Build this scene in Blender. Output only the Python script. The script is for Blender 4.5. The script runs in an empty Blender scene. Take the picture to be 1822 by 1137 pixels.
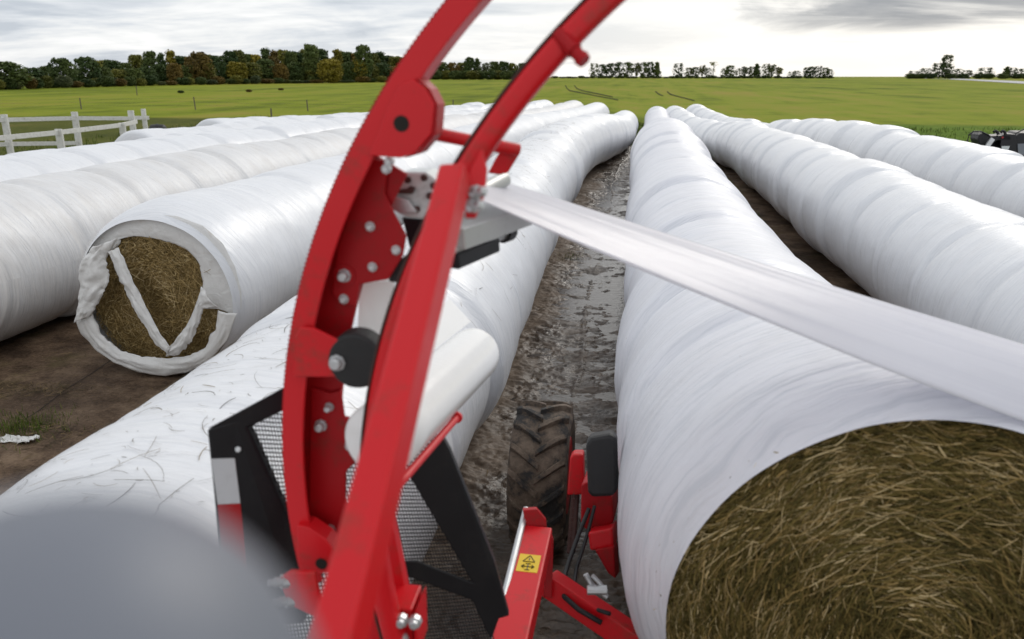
import bpy, bmesh, math, random
import numpy as np
from mathutils import Vector, Matrix
random.seed(7); rng = np.random.default_rng(11)
S = bpy.context.scene
COL = S.collection
# ------------------------------------------------------------------ camera
FPX = 1417.0; CX, CY = 911.0, 568.5; W0, H0 = 1822, 1137
EYE = np.array([0.0, 0.0, 2.9])
PITCH = math.atan((568.5 - 136) / FPX)
YAW = math.atan((1130 - 911) * math.cos(PITCH) / FPX)
FWD = np.array([-math.sin(YAW) * math.cos(PITCH), math.cos(YAW) * math.cos(PITCH), -math.sin(PITCH)])
RGT = np.array([math.cos(YAW), math.sin(YAW), 0.0])
UPV = np.cross(RGT, FWD)
cam = bpy.data.cameras.new('camera'); cam_o = bpy.data.objects.new('camera', cam); COL.objects.link(cam_o)
cam.sensor_width = 36.0; cam.lens = 36.0 * FPX / W0; cam.clip_start = 0.02; cam.clip_end = 8000
cam_o.matrix_world = Matrix(((RGT[0], UPV[0], -FWD[0], EYE[0]), (RGT[1], UPV[1], -FWD[1], EYE[1]),
                             (RGT[2], UPV[2], -FWD[2], EYE[2]), (0, 0, 0, 1)))
cam.dof.use_dof = True; cam.dof.focus_distance = 7.0
cam.dof.aperture_fstop = (cam.lens / 1000.0) / 0.0112
S.camera = cam_o
S.view_settings.view_transform = 'Standard'; S.view_settings.look = 'None'
S.view_settings.exposure = 0.12; S.view_settings.gamma = 1.0
# ------------------------------------------------------------------ world
SUN_EL, SUN_AZ = math.radians(34), math.radians(24)     # azimuth from +Y towards +X
wd = bpy.data.worlds.new('World'); S.world = wd; wd.use_nodes = True
nt = wd.node_tree; nt.nodes.clear()
def N(nt, t, **kw):
    n = nt.nodes.new(t)
    for k, v in kw.items():
        if k.startswith('i_'):
            key = k[2:]; key = int(key) if key.isdigit() else key
            n.inputs[key].default_value = v
        else: setattr(n, k, v)
    return n
def ramp(nt, stops, interp='LINEAR'):
    r = nt.nodes.new('ShaderNodeValToRGB'); cr = r.color_ramp; cr.interpolation = interp
    while len(cr.elements) < len(stops): cr.elements.new(0.5)
    for e, (p, c) in zip(cr.elements, stops):
        e.position = p; e.color = (c, c, c, 1) if isinstance(c, (int, float)) else (*c, 1)
    return r
def math_n(nt, op, a, b=None, c=None, clamp=False):
    m = nt.nodes.new('ShaderNodeMath'); m.operation = op; m.use_clamp = clamp
    for i, v in enumerate((a, b, c)):
        if v is None: continue
        if isinstance(v, (int, float)): m.inputs[i].default_value = v
        else: nt.links.new(v, m.inputs[i])
    return m.outputs[0]
def mixc(nt, fac, a, b, mode='MIX'):
    m = nt.nodes.new('ShaderNodeMix'); m.data_type = 'RGBA'; m.blend_type = mode
    for i, v in ((0, fac), (6, a), (7, b)):
        if isinstance(v, (int, float)): m.inputs[i].default_value = v if i == 0 else (v, v, v, 1)
        elif isinstance(v, tuple): m.inputs[i].default_value = (*v, 1)
        else: nt.links.new(v, m.inputs[i])
    return m.outputs[2]
def build_world():
    L = nt.links.new
    sky = N(nt, 'ShaderNodeTexSky', sky_type='NISHITA'); sky.sun_disc = False
    sky.sun_elevation = SUN_EL; sky.sun_rotation = SUN_AZ
    tc = N(nt, 'ShaderNodeTexCoord'); sep = N(nt, 'ShaderNodeSeparateXYZ'); L(tc.outputs['Generated'], sep.inputs[0])
    zz = math_n(nt, 'ADD', math_n(nt, 'MAXIMUM', sep.outputs[2], 0.0), 0.13)
    u = math_n(nt, 'DIVIDE', sep.outputs[0], zz); v = math_n(nt, 'DIVIDE', sep.outputs[1], zz)
    cb = N(nt, 'ShaderNodeCombineXYZ'); L(u, cb.inputs[0]); L(v, cb.inputs[1])
    n1 = N(nt, 'ShaderNodeTexNoise', i_Scale=0.95, i_Detail=10.0, i_Roughness=0.58, i_Distortion=0.5); L(cb.outputs[0], n1.inputs['Vector'])
    mp = N(nt, 'ShaderNodeMapping'); mp.inputs['Scale'].default_value = (0.5, 1.3, 1); mp.inputs['Location'].default_value = (3.1, 1.7, 0); L(cb.outputs[0], mp.inputs[0])
    n2 = N(nt, 'ShaderNodeTexNoise', i_Scale=1.1, i_Detail=7.0, i_Roughness=0.6, i_Distortion=0.6); L(mp.outputs[0], n2.inputs['Vector'])
    s = math_n(nt, 'ADD', math_n(nt, 'MULTIPLY', n1.outputs[0], 0.6), math_n(nt, 'MULTIPLY', n2.outputs[0], 0.4))
    cl = ramp(nt, [(0.38, (0.53, 0.575, 0.64)), (0.45, (0.70, 0.733, 0.78)), (0.51, (0.85, 0.862, 0.875)), (0.59, (1.0, 1.0, 0.995))]); L(s, cl.inputs[0])
    # the bright gap the low sun shines through
    gd = Vector((math.sin(SUN_AZ), math.cos(SUN_AZ), 0.10)).normalized()
    vm = N(nt, 'ShaderNodeVectorMath', operation='DOT_PRODUCT'); vm.inputs[1].default_value = gd; L(tc.outputs['Generated'], vm.inputs[0])
    gl = ramp(nt, [(0.78, 0.0), (0.92, 0.55), (1.0, 0.92)]); L(vm.outputs['Value'], gl.inputs[0])
    c2 = mixc(nt, gl.outputs[0], cl.outputs[0], (1.04, 1.01, 0.955))
    # heavy grey cloud high on the right
    dd = Vector([float(c) for c in (FWD + RGT * (1790 - CX) / FPX - UPV * (-45 - CY) / FPX)]).normalized()
    vd = N(nt, 'ShaderNodeVectorMath', operation='DOT_PRODUCT'); vd.inputs[1].default_value = dd; L(tc.outputs['Generated'], vd.inputs[0])
    dk = ramp(nt, [(0.973, 0.0), (0.988, 0.85), (1.0, 1.0)])
    L(math_n(nt, 'ADD', vd.outputs['Value'], math_n(nt, 'MULTIPLY', math_n(nt, 'SUBTRACT', s, 0.5), -0.14)), dk.inputs[0])
    hi = ramp(nt, [(0.040, 0.0), (0.064, 1.0)]); L(math_n(nt, 'ADD', sep.outputs[2], math_n(nt, 'MULTIPLY', math_n(nt, 'SUBTRACT', n2.outputs[0], 0.5), 0.09)), hi.inputs[0])
    c3 = mixc(nt, math_n(nt, 'MULTIPLY', dk.outputs[0], hi.outputs[0]), c2, (0.29, 0.31, 0.35))
    sc = N(nt, 'ShaderNodeVectorMath', operation='SCALE'); sc.inputs['Scale'].default_value = 10.0; L(c3, sc.inputs[0])
    mx = mixc(nt, 0.93, sky.outputs[0], sc.outputs[0])
    bg = N(nt, 'ShaderNodeBackground'); bg.inputs['Strength'].default_value = 0.1; L(mx, bg.inputs['Color'])
    out = N(nt, 'ShaderNodeOutputWorld'); L(bg.outputs[0], out.inputs[0])
build_world()
sl = bpy.data.lights.new('sun', 'SUN'); sl.energy = 1.05; sl.angle = math.radians(22); sl.color = (1.0, 0.95, 0.87)
so = bpy.data.objects.new('sun', sl); COL.objects.link(so)
sdir = Vector((math.sin(SUN_AZ) * math.cos(SUN_EL), math.cos(SUN_AZ) * math.cos(SUN_EL), math.sin(SUN_EL)))
so.rotation_euler = sdir.to_track_quat('Z', 'Y').to_euler(); so.location = (20, 40, 40)

# ------------------------------------------------------------------ measuring helpers
def ray(x, y): return FWD + RGT * (x - CX) / FPX - UPV * (y - CY) / FPX
def at(x, y, d): return EYE + ray(x, y) * d
def onY(x, y, Y): r = ray(x, y); return EYE + r * (Y / r[1])
def sstep(a, b, x):
    t = np.clip((np.asarray(x, float) - a) / (b - a), 0, 1); return t * t * (3 - 2 * t)
def T(X, Y):
    k = 0.42 + 0.58 * sstep(-2.6, 1.2, X); Y = np.asarray(Y, float)
    return k * (-0.80 * sstep(23, 42, Y) + 0.25 * sstep(46, 60, Y)) + (1.8 + 0.55 * k) * np.clip((Y - 60) / 500, 0, 1) - 0.26 * sstep(-9, -12, X) * (1 - sstep(50, 110, Y))
def onT(x, y):
    r = ray(x, y); lo, hi = 1.0, 900.0
    for t in np.geomspace(1, 900, 400):
        p = EYE + r * t
        if p[2] < T(p[0], p[1]): return p
    return EYE + r * 600
def tx(px, Y, ypx=140):            # lateral position of a picture column at distance Y
    r = ray(px, ypx); return float(r[0] / r[1] * Y)

# ------------------------------------------------------------------ materials
def pmat(name, col, rough=0.5, metal=0.0, spec=0.5, coat=0.0):
    m = bpy.data.materials.new(name); m.use_nodes = True
    b = m.node_tree.nodes['Principled BSDF']
    b.inputs['Base Color'].default_value = (*col, 1); b.inputs['Roughness'].default_value = rough
    b.inputs['Metallic'].default_value = metal; b.inputs['Specular IOR Level'].default_value = spec
    b.inputs['Coat Weight'].default_value = coat
    return m, m.node_tree, b
def bump(t, b, h, strength=0.3, dist=0.02):
    n = N(t, 'ShaderNodeBump', i_Strength=strength, i_Distance=dist); t.links.new(h, n.inputs['Height']); t.links.new(n.outputs[0], b.inputs['Normal']); return n
def noise(t, vec, scale, detail=5, rough=0.55, dist=0.0):
    n = N(t, 'ShaderNodeTexNoise', i_Scale=scale, i_Detail=float(detail), i_Roughness=rough, i_Distortion=dist)
    if vec is not None: t.links.new(vec, n.inputs['Vector'])
    return n.outputs[0]
def objco(t): return N(t, 'ShaderNodeTexCoord').outputs['Object']
def mapped(t, v, sc, loc=(0, 0, 0)):
    m = N(t, 'ShaderNodeMapping'); m.inputs['Scale'].default_value = sc; m.inputs['Location'].default_value = loc; t.links.new(v, m.inputs[0]); return m.outputs[0]
def painted(name, col, dirt=(0.10, 0.055, 0.03), amt=0.5, rough=0.32, spec=0.5, sc=9):
    m, t, b = pmat(name, col, rough, 0, spec)
    o = objco(t); n = noise(t, o, sc, 7, 0.65); n2 = noise(t, o, sc * 6, 4, 0.7)
    f = ramp(t, [(0.55, 0.0), (0.75, amt)]); t.links.new(math_n(t, 'ADD', math_n(t, 'MULTIPLY', n, 0.7), math_n(t, 'MULTIPLY', n2, 0.35)), f.inputs[0])
    t.links.new(mixc(t, f.outputs[0], col, dirt), b.inputs['Base Color'])
    t.links.new(math_n(t, 'ADD', math_n(t, 'MULTIPLY', n, 0.3), rough - 0.12), b.inputs['Roughness'])
    bump(t, b, n2, 0.08, 0.004)
    return m
M = {}
M['red'] = painted('red_paint', (0.60, 0.006, 0.012), amt=0.6, rough=0.38, spec=0.36, sc=7)
M['red_dirty'] = painted('worn_red_paint', (0.37, 0.004, 0.008), (0.07, 0.035, 0.02), 0.8, 0.46, 0.25, sc=6)
M['black'] = painted('black_paint', (0.007, 0.007, 0.009), (0.03, 0.026, 0.022), 0.3, 0.42, 0.35)
M['rubber'] = painted('black_rubber', (0.012, 0.012, 0.013), (0.04, 0.035, 0.03), 0.3, 0.55)
M['steel'] = painted('zinc_steel', (0.55, 0.56, 0.57), (0.20, 0.17, 0.13), 0.5, 0.38)
M['steel'].node_tree.nodes['Principled BSDF'].inputs['Metallic'].default_value = 0.75
M['alu'] = painted('cast_aluminium', (0.50, 0.51, 0.50), (0.22, 0.20, 0.17), 0.35, 0.42)
M['alu'].node_tree.nodes['Principled BSDF'].inputs['Metallic'].default_value = 0.45
M['galv'] = painted('pale_galvanised', (0.62, 0.68, 0.68), (0.16, 0.17, 0.16), 0.6, 0.4, sc=14)
M['chain'] = painted('dark_chain_and_shade', (0.055, 0.018, 0.014), (0.10, 0.05, 0.03), 0.6, 0.55)  # also colours the painted shade strip on the inner ring
M['grey'] = painted('grey_plastic', (0.155, 0.168, 0.200), (0.12, 0.125, 0.14), 0.5, 0.45)
M['hole'] = pmat('bore_dark', (0.008, 0.006, 0.003), 0.8)[0]
M['yellow'] = pmat('yellow_label', (0.75, 0.50, 0.01), 0.4)[0]
M['ink'] = pmat('label_ink', (0.03, 0.025, 0.005), 0.5)[0]
M['tape_w'] = painted('white_reflector', (0.55, 0.58, 0.60), (0.3, 0.3, 0.3), 0.3, 0.3)
M['tape_r'] = painted('red_reflector', (0.38, 0.008, 0.012), (0.2, 0.02, 0.02), 0.3, 0.3)
def wood_white():
    m, t, b = pmat('weathered_white_wood', (0.7, 0.7, 0.68), 0.6)
    o = objco(t); n = noise(t, mapped(t, o, (3, 3, 3)), 3, 7, 0.7)
    f = ramp(t, [(0.42, (0.72, 0.72, 0.70)), (0.6, (0.62, 0.61, 0.58)), (0.72, (0.30, 0.28, 0.24))]); t.links.new(n, f.inputs[0]); t.links.new(f.outputs[0], b.inputs['Base Color'])
    bump(t, b, n, 0.3, 0.01); return m
M['wood'] = wood_white()
M['post'] = painted('grey_post_wood', (0.12, 0.10, 0.08), (0.05, 0.045, 0.04), 0.6, 0.8)
def film_mat(name, tint=(0.80, 0.81, 0.83), dirt=0.0, gloss=0.30, fine=1.0, streak=0.28):
    m, t, b = pmat(name, tint, gloss, 0, 0.5)
    uv = N(t, 'ShaderNodeTexCoord').outputs['UV']
    # overlapping bands of film wound round the tube, slightly skewed
    sep = N(t, 'ShaderNodeSeparateXYZ'); t.links.new(uv, sep.inputs[0])
    wob = noise(t, mapped(t, uv, (3.0, 0.8, 1)), 1.0, 4)
    vv = math_n(t, 'ADD', sep.outputs[1], math_n(t, 'ADD', math_n(t, 'MULTIPLY', sep.outputs[0], 0.35), math_n(t, 'MULTIPLY', wob, 0.25)))
    cb = N(t, 'ShaderNodeCombineXYZ'); t.links.new(math_n(t, 'MULTIPLY', sep.outputs[0], 1.3), cb.inputs[0]); t.links.new(vv, cb.inputs[1])
    st = noise(t, mapped(t, cb.outputs[0], (1.2, 9.0, 1)), 1.0, 6, 0.62, 0.2)
    st2 = noise(t, mapped(t, cb.outputs[0], (5.0, 38.0, 1)), 1.0, 5, 0.6, 0.5)
    saw = N(t, 'ShaderNodeTexWave', wave_type='BANDS', bands_direction='Y', wave_profile='SAW', i_Scale=1.1, i_Distortion=1.2)
    saw.inputs['Detail'].default_value = 2; t.links.new(cb.outputs[0], saw.inputs['Vector'])
    h = math_n(t, 'ADD', math_n(t, 'MULTIPLY', st, 1.0), math_n(t, 'ADD', math_n(t, 'MULTIPLY', st2, 0.30), math_n(t, 'MULTIPLY', saw.outputs['Fac'], 0.22)))
    bump(t, b, h, 0.7 * fine, 0.025)
    # wound layers: thinner film lets the dark hay grey the white a little; dust in streaks
    f = ramp(t, [(0.36, streak), (0.50, streak * 0.2), (0.66, 0.0)]); t.links.new(st2, f.inputs[0])
    c = mixc(t, f.outputs[0], tint, (0.50, 0.53, 0.59))
    g = noise(t, mapped(t, uv, (2.0, 1.1, 1)), 2.2, 8, 0.68)
    d = ramp(t, [(0.45, 0.0), (0.75, 0.10 + dirt)]); t.links.new(g, d.inputs[0])
    c = mixc(t, d.outputs[0], c, (0.42, 0.37, 0.31))
    sp = noise(t, mapped(t, uv, (60, 60, 1)), 1.0, 2, 0.5)
    s2 = ramp(t, [(0.74, 0.0), (0.79, 0.65)]); t.links.new(sp, s2.inputs[0])
    c = mixc(t, s2.outputs[0], c, (0.22, 0.18, 0.14))
    t.links.new(c, b.inputs['Base Color'])
    t.links.new(math_n(t, 'ADD', math_n(t, 'MULTIPLY', st, 0.30), gloss - 0.13), b.inputs['Roughness'])
    return m
M['film'] = film_mat('white_wrap_film', (0.76, 0.775, 0.805), gloss=0.30, fine=0.75)
M['film_dusty'] = film_mat('dusty_wrap_film', (0.70, 0.70, 0.705), 0.22, 0.44)
M['film_clean'] = film_mat('fresh_wrap_film', (0.755, 0.762, 0.815), 0.0, 0.33, 1.2, 0.5)
def smooth_film(name, col, rough=0.35, trans=0.0, low=(0.66, 0.66, 0.70)):
    m, t, b = pmat(name, col, rough)
    uv = N(t, 'ShaderNodeTexCoord').outputs['UV']
    n = noise(t, mapped(t, uv, (0.8, 60, 1)), 1.0, 5, 0.6); bump(t, b, n, 0.25, 0.004)
    f = ramp(t, [(0.3, low), (0.6, col)]); t.links.new(n, f.inputs[0]); t.links.new(f.outputs[0], b.inputs['Base Color'])
    b.inputs['Transmission Weight'].default_value = 0.0
    if trans:
        tl = N(t, 'ShaderNodeBsdfTranslucent'); tl.inputs[0].default_value = (*col, 1)
        ms = N(t, 'ShaderNodeMixShader'); ms.inputs[0].default_value = trans
        t.links.new(b.outputs[0], ms.inputs[1]); t.links.new(tl.outputs[0], ms.inputs[2])
        tp = N(t, 'ShaderNodeBsdfTransparent'); m2 = N(t, 'ShaderNodeMixShader'); m2.inputs[0].default_value = 0.10
        t.links.new(ms.outputs[0], m2.inputs[1]); t.links.new(tp.outputs[0], m2.inputs[2])
        t.links.new(m2.outputs[0], t.nodes['Material Output'].inputs['Surface'])
    return m
M['strip'] = smooth_film('stretched_film', (0.78, 0.78, 0.82), 0.33, 0.35)
M['roll'] = smooth_film('film_on_roll', (0.86, 0.86, 0.85), 0.12, 0, (0.84, 0.84, 0.83))
M['strip'] = smooth_film('stretched_film', (0.86, 0.86, 0.90), 0.26, 0.42, (0.76, 0.76, 0.82))
def crumple():
    m, t, b = pmat('crumpled_film', (0.76, 0.755, 0.74), 0.38)
    o = objco(t); n = noise(t, o, 9, 6, 0.6, 0.8); bump(t, b, n, 0.45, 0.03)
    f = ramp(t, [(0.55, 0.0), (0.75, 0.35)]); t.links.new(noise(t, o, 6, 7, 0.7), f.inputs[0])
    t.links.new(mixc(t, f.outputs[0], (0.76, 0.755, 0.74), (0.45, 0.38, 0.28)), b.inputs['Base Color']); return m
M['crumple'] = crumple()
def hay(name, c0, c1, c2, c3):
    m, t, b = pmat(name, c1, 0.75, 0, 0.25)
    uv = N(t, 'ShaderNodeTexCoord').outputs['UV']; sep = N(t, 'ShaderNodeSeparateXYZ'); t.links.new(uv, sep.inputs[0])
    f = ramp(t, [(0.0, c0), (0.45, c1), (0.8, c2), (1.0, c3)]); t.links.new(sep.outputs[0], f.inputs[0]); t.links.new(f.outputs[0], b.inputs['Base Color']); return m
M['hay'] = hay('silage_hay', (0.048, 0.040, 0.009), (0.165, 0.125, 0.032), (0.33, 0.22, 0.075), (0.70, 0.55, 0.30))
M['hay_dry'] = hay('dry_hay', (0.14, 0.095, 0.034), (0.33, 0.225, 0.085), (0.50, 0.36, 0.15), (0.68, 0.54, 0.30))
M['straw'] = hay('loose_straw', (0.035, 0.026, 0.013), (0.075, 0.055, 0.026), (0.15, 0.105, 0.048), (0.27, 0.19, 0.09))
def ground_mat():
    m, t, b = pmat('field_ground', (0.1, 0.1, 0.05), 0.9, 0, 0.06)
    o = objco(t); sep = N(t, 'ShaderNodeSeparateXYZ'); t.links.new(o, sep.inputs[0]); X, Y = sep.outputs[0], sep.outputs[1]
    big = noise(t, o, 0.009, 4); med = noise(t, o, 0.12, 6, 0.65); fine = noise(t, o, 2.2, 8, 0.7); vf = noise(t, o, 14, 6, 0.7)
    strk = noise(t, mapped(t, o, (0.22, 0.02, 1)), 1.0, 5, 0.6)
    gm = math_n(t, 'ADD', math_n(t, 'MULTIPLY', med, 0.30), math_n(t, 'ADD', math_n(t, 'MULTIPLY', big, 0.38), math_n(t, 'ADD', math_n(t, 'MULTIPLY', strk, 0.30), math_n(t, 'MULTIPLY', fine, 0.10))))
    gr = ramp(t, [(0.41, (0.066, 0.092, 0.009)), (0.48, (0.126, 0.160, 0.012)), (0.54, (0.195, 0.232, 0.018)), (0.63, (0.255, 0.222, 0.040))]); t.links.new(gm, gr.inputs[0])
    # rough, longer grass this side of the wire fence
    rg = ramp(t, [(0.36, (0.045, 0.055, 0.010)), (0.52, (0.085, 0.095, 0.016)), (0.68, (0.16, 0.125, 0.04))]); t.links.new(math_n(t, 'ADD', math_n(t, 'MULTIPLY', med, 0.5), math_n(t, 'MULTIPLY', fine, 0.5)), rg.inputs[0])
    edge = math_n(t, 'ADD', Y, math_n(t, 'MULTIPLY', math_n(t, 'SUBTRACT', med, 0.5), 8.0))
    fr = ramp(t, [(0.0, 0.0), (1.0, 1.0)]); t.links.new(math_n(t, 'MULTIPLY_ADD', edge, 0.25, -15.6), fr.inputs[0])
    lf = ramp(t, [(0.0, 0.0), (1.0, 1.0)]); t.links.new(math_n(t, 'MULTIPLY_ADD', X, 0.05, 0.35), lf.inputs[0])   # lush strip on the right
    lush = ramp(t, [(0.36, (0.05, 0.095, 0.008)), (0.55, (0.10, 0.165, 0.012)), (0.7, (0.17, 0.19, 0.03))]); t.links.new(math_n(t, 'ADD', math_n(t, 'MULTIPLY', med, 0.55), math_n(t, 'MULTIPLY', fine, 0.45)), lush.inputs[0])
    near = mixc(t, lf.outputs[0], rg.outputs[0], lush.outputs[0])
    grass = mixc(t, fr.outputs[0], near, gr.outputs[0])
    # bare brown ground under and between the rows
    dn = math_n(t, 'ADD', math_n(t, 'MULTIPLY', fine, 0.38), math_n(t, 'ADD', math_n(t, 'MULTIPLY', noise(t, o, 0.55, 7, 0.65), 0.38), math_n(t, 'MULTIPLY', noise(t, o, 32, 5, 0.75), 0.28)))
    dr = ramp(t, [(0.42, (0.045, 0.030, 0.021)), (0.51, (0.115, 0.078, 0.053)), (0.60, (0.21, 0.148, 0.10))]); t.links.new(dn, dr.inputs[0])
    wb = math_n(t, 'MULTIPLY', math_n(t, 'SUBTRACT', noise(t, o, 0.35, 6, 0.6), 0.5), 5.0)
    ax = math_n(t, 'ABSOLUTE', math_n(t, 'ADD', X, 4.8)); 
    inx = math_n(t, 'MULTIPLY_ADD', math_n(t, 'ADD', ax, wb), -0.7, 0.7 * 12.0, clamp=True)
    iny = math_n(t, 'MULTIPLY_ADD', math_n(t, 'ADD', Y, math_n(t, 'MULTIPLY', wb, 2.6)), -0.09, 0.09 * 44, clamp=True)
    dm = math_n(t, 'MULTIPLY', inx, iny)
    tuft = ramp(t, [(0.56, 0.0), (0.66, 0.7)]); t.links.new(noise(t, o, 0.9, 8, 0.7), tuft.inputs[0])
    dirt = mixc(t, math_n(t, 'MULTIPLY', tuft.outputs[0], 0.35), dr.outputs[0], rg.outputs[0])
    t.links.new(mixc(t, dm, grass, dirt), b.inputs['Base Color'])
    wet = ramp(t, [(0.40, 0.38), (0.62, 0.85)]); t.links.new(noise(t, o, 0.7, 6, 0.6), wet.inputs[0])
    rr = N(t, 'ShaderNodeMix'); t.links.new(dm, rr.inputs[0]); rr.inputs[2].default_value = 0.95; t.links.new(wet.outputs[0], rr.inputs[3]); t.links.new(rr.outputs[0], b.inputs['Roughness'])
    bump(t, b, math_n(t, 'ADD', fine, math_n(t, 'MULTIPLY', vf, 0.4)), 0.6, 0.08); return m
M['ground'] = ground_mat()
def mud_mat():
    m, t, b = pmat('wet_mud', (0.05, 0.035, 0.025), 0.4, 0, 0.6)
    o = objco(t); n = noise(t, o, 3, 9, 0.7); n2 = noise(t, o, 25, 6, 0.7); sp = N(t, 'ShaderNodeSeparateXYZ'); t.links.new(o, sp.inputs[0])
    dry = math_n(t, 'MULTIPLY_ADD', math_n(t, 'ADD', sp.outputs[0], math_n(t, 'MULTIPLY', noise(t, o, 0.8, 5), 1.2)), -3.0, -0.6, clamp=True)
    f = ramp(t, [(0.35, (0.026, 0.017, 0.010)), (0.52, (0.070, 0.046, 0.029)), (0.7, (0.155, 0.106, 0.068))]); t.links.new(math_n(t, 'ADD', math_n(t, 'MULTIPLY', n, 0.65), math_n(t, 'MULTIPLY', n2, 0.35)), f.inputs[0]); t.links.new(mixc(t, math_n(t, 'MULTIPLY', dry, 0.75), f.outputs[0], mixc(t, n2, (0.11, 0.078, 0.052), (0.26, 0.19, 0.135))), b.inputs['Base Color'])
    r = ramp(t, [(0.40, 0.16), (0.62, 0.50)]); t.links.new(noise(t, o, 2.3, 6, 0.65), r.inputs[0]); t.links.new(math_n(t, 'ADD', r.outputs[0], math_n(t, 'MULTIPLY', dry, 0.4)), b.inputs['Roughness'])
    bump(t, b, math_n(t, 'ADD', n, math_n(t, 'MULTIPLY', n2, 0.4)), 0.6, 0.03); return m
M['mud'] = mud_mat()
M['rut'] = painted('dark_rut', (0.055, 0.060, 0.014), (0.09, 0.08, 0.02), 0.7, 0.95, 0.05, sc=0.3)
M['joint'] = painted('dark_joint', (0.022, 0.016, 0.012), (0.06, 0.045, 0.03), 0.7, 0.8, sc=3)
M['stubble'] = painted('brown_stubble', (0.105, 0.115, 0.014), (0.17, 0.14, 0.035), 0.8, 0.95, 0.05, sc=0.25)
def water_mat():
    m, t, b = pmat('muddy_water', (0.060, 0.045, 0.034), 0.12, 0, 0.5)
    n = noise(t, objco(t), 14, 4); bump(t, b, n, 0.35, 0.02); return m
M['water'] = water_mat()
def tyre_mat():
    m, t, b = pmat('muddy_tyre', (0.02, 0.02, 0.02), 0.75)
    o = objco(t); n = noise(t, o, 7, 8, 0.7)
    f = ramp(t, [(0.43, (0.018, 0.016, 0.015)), (0.50, (0.085, 0.060, 0.042)), (0.62, (0.15, 0.110, 0.080))]); t.links.new(n, f.inputs[0]); t.links.new(f.outputs[0], b.inputs['Base Color'])
    bump(t, b, noise(t, o, 25, 7, 0.7), 0.6, 0.02); return m
M['tyre'] = tyre_mat()
def leaf_mat(name, a, c):
    m, t, b = pmat(name, a, 0.7, 0, 0.3)
    o = objco(t); n = noise(t, o, 0.9, 4, 0.6)
    oi = N(t, 'ShaderNodeObjectInfo'); k = math_n(t, 'ADD', n, math_n(t, 'MULTIPLY', math_n(t, 'SUBTRACT', oi.outputs['Random'], 0.5), 0.3))
    f = ramp(t, [(0.35, a), (0.65, c)]); t.links.new(k, f.inputs[0]); t.links.new(f.outputs[0], b.inputs['Base Color']); return m
LEAF = {'dark': leaf_mat('leaf_dark', (0.039, 0.069, 0.019), (0.105, 0.135, 0.033)), 'olive': leaf_mat('leaf_olive', (0.090, 0.099, 0.018), (0.195, 0.188, 0.030)),
        'gold': leaf_mat('leaf_gold', (0.165, 0.147, 0.018), (0.315, 0.247, 0.027)), 'rust': leaf_mat('leaf_rust', (0.110, 0.078, 0.018), (0.205, 0.135, 0.027)),
        'grey': leaf_mat('leaf_greygreen', (0.068, 0.090, 0.039), (0.143, 0.158, 0.063))}
M['bark'] = painted('bark', (0.06, 0.048, 0.036), (0.03, 0.026, 0.02), 0.6, 0.9)
M['blade'] = hay('grass_blades', (0.04, 0.07, 0.008), (0.075, 0.12, 0.012), (0.12, 0.15, 0.02), (0.22, 0.18, 0.06))
M['track'] = painted('pale_track', (0.42, 0.42, 0.42), (0.25, 0.24, 0.2), 0.5, 0.8, sc=0.3)

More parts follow.
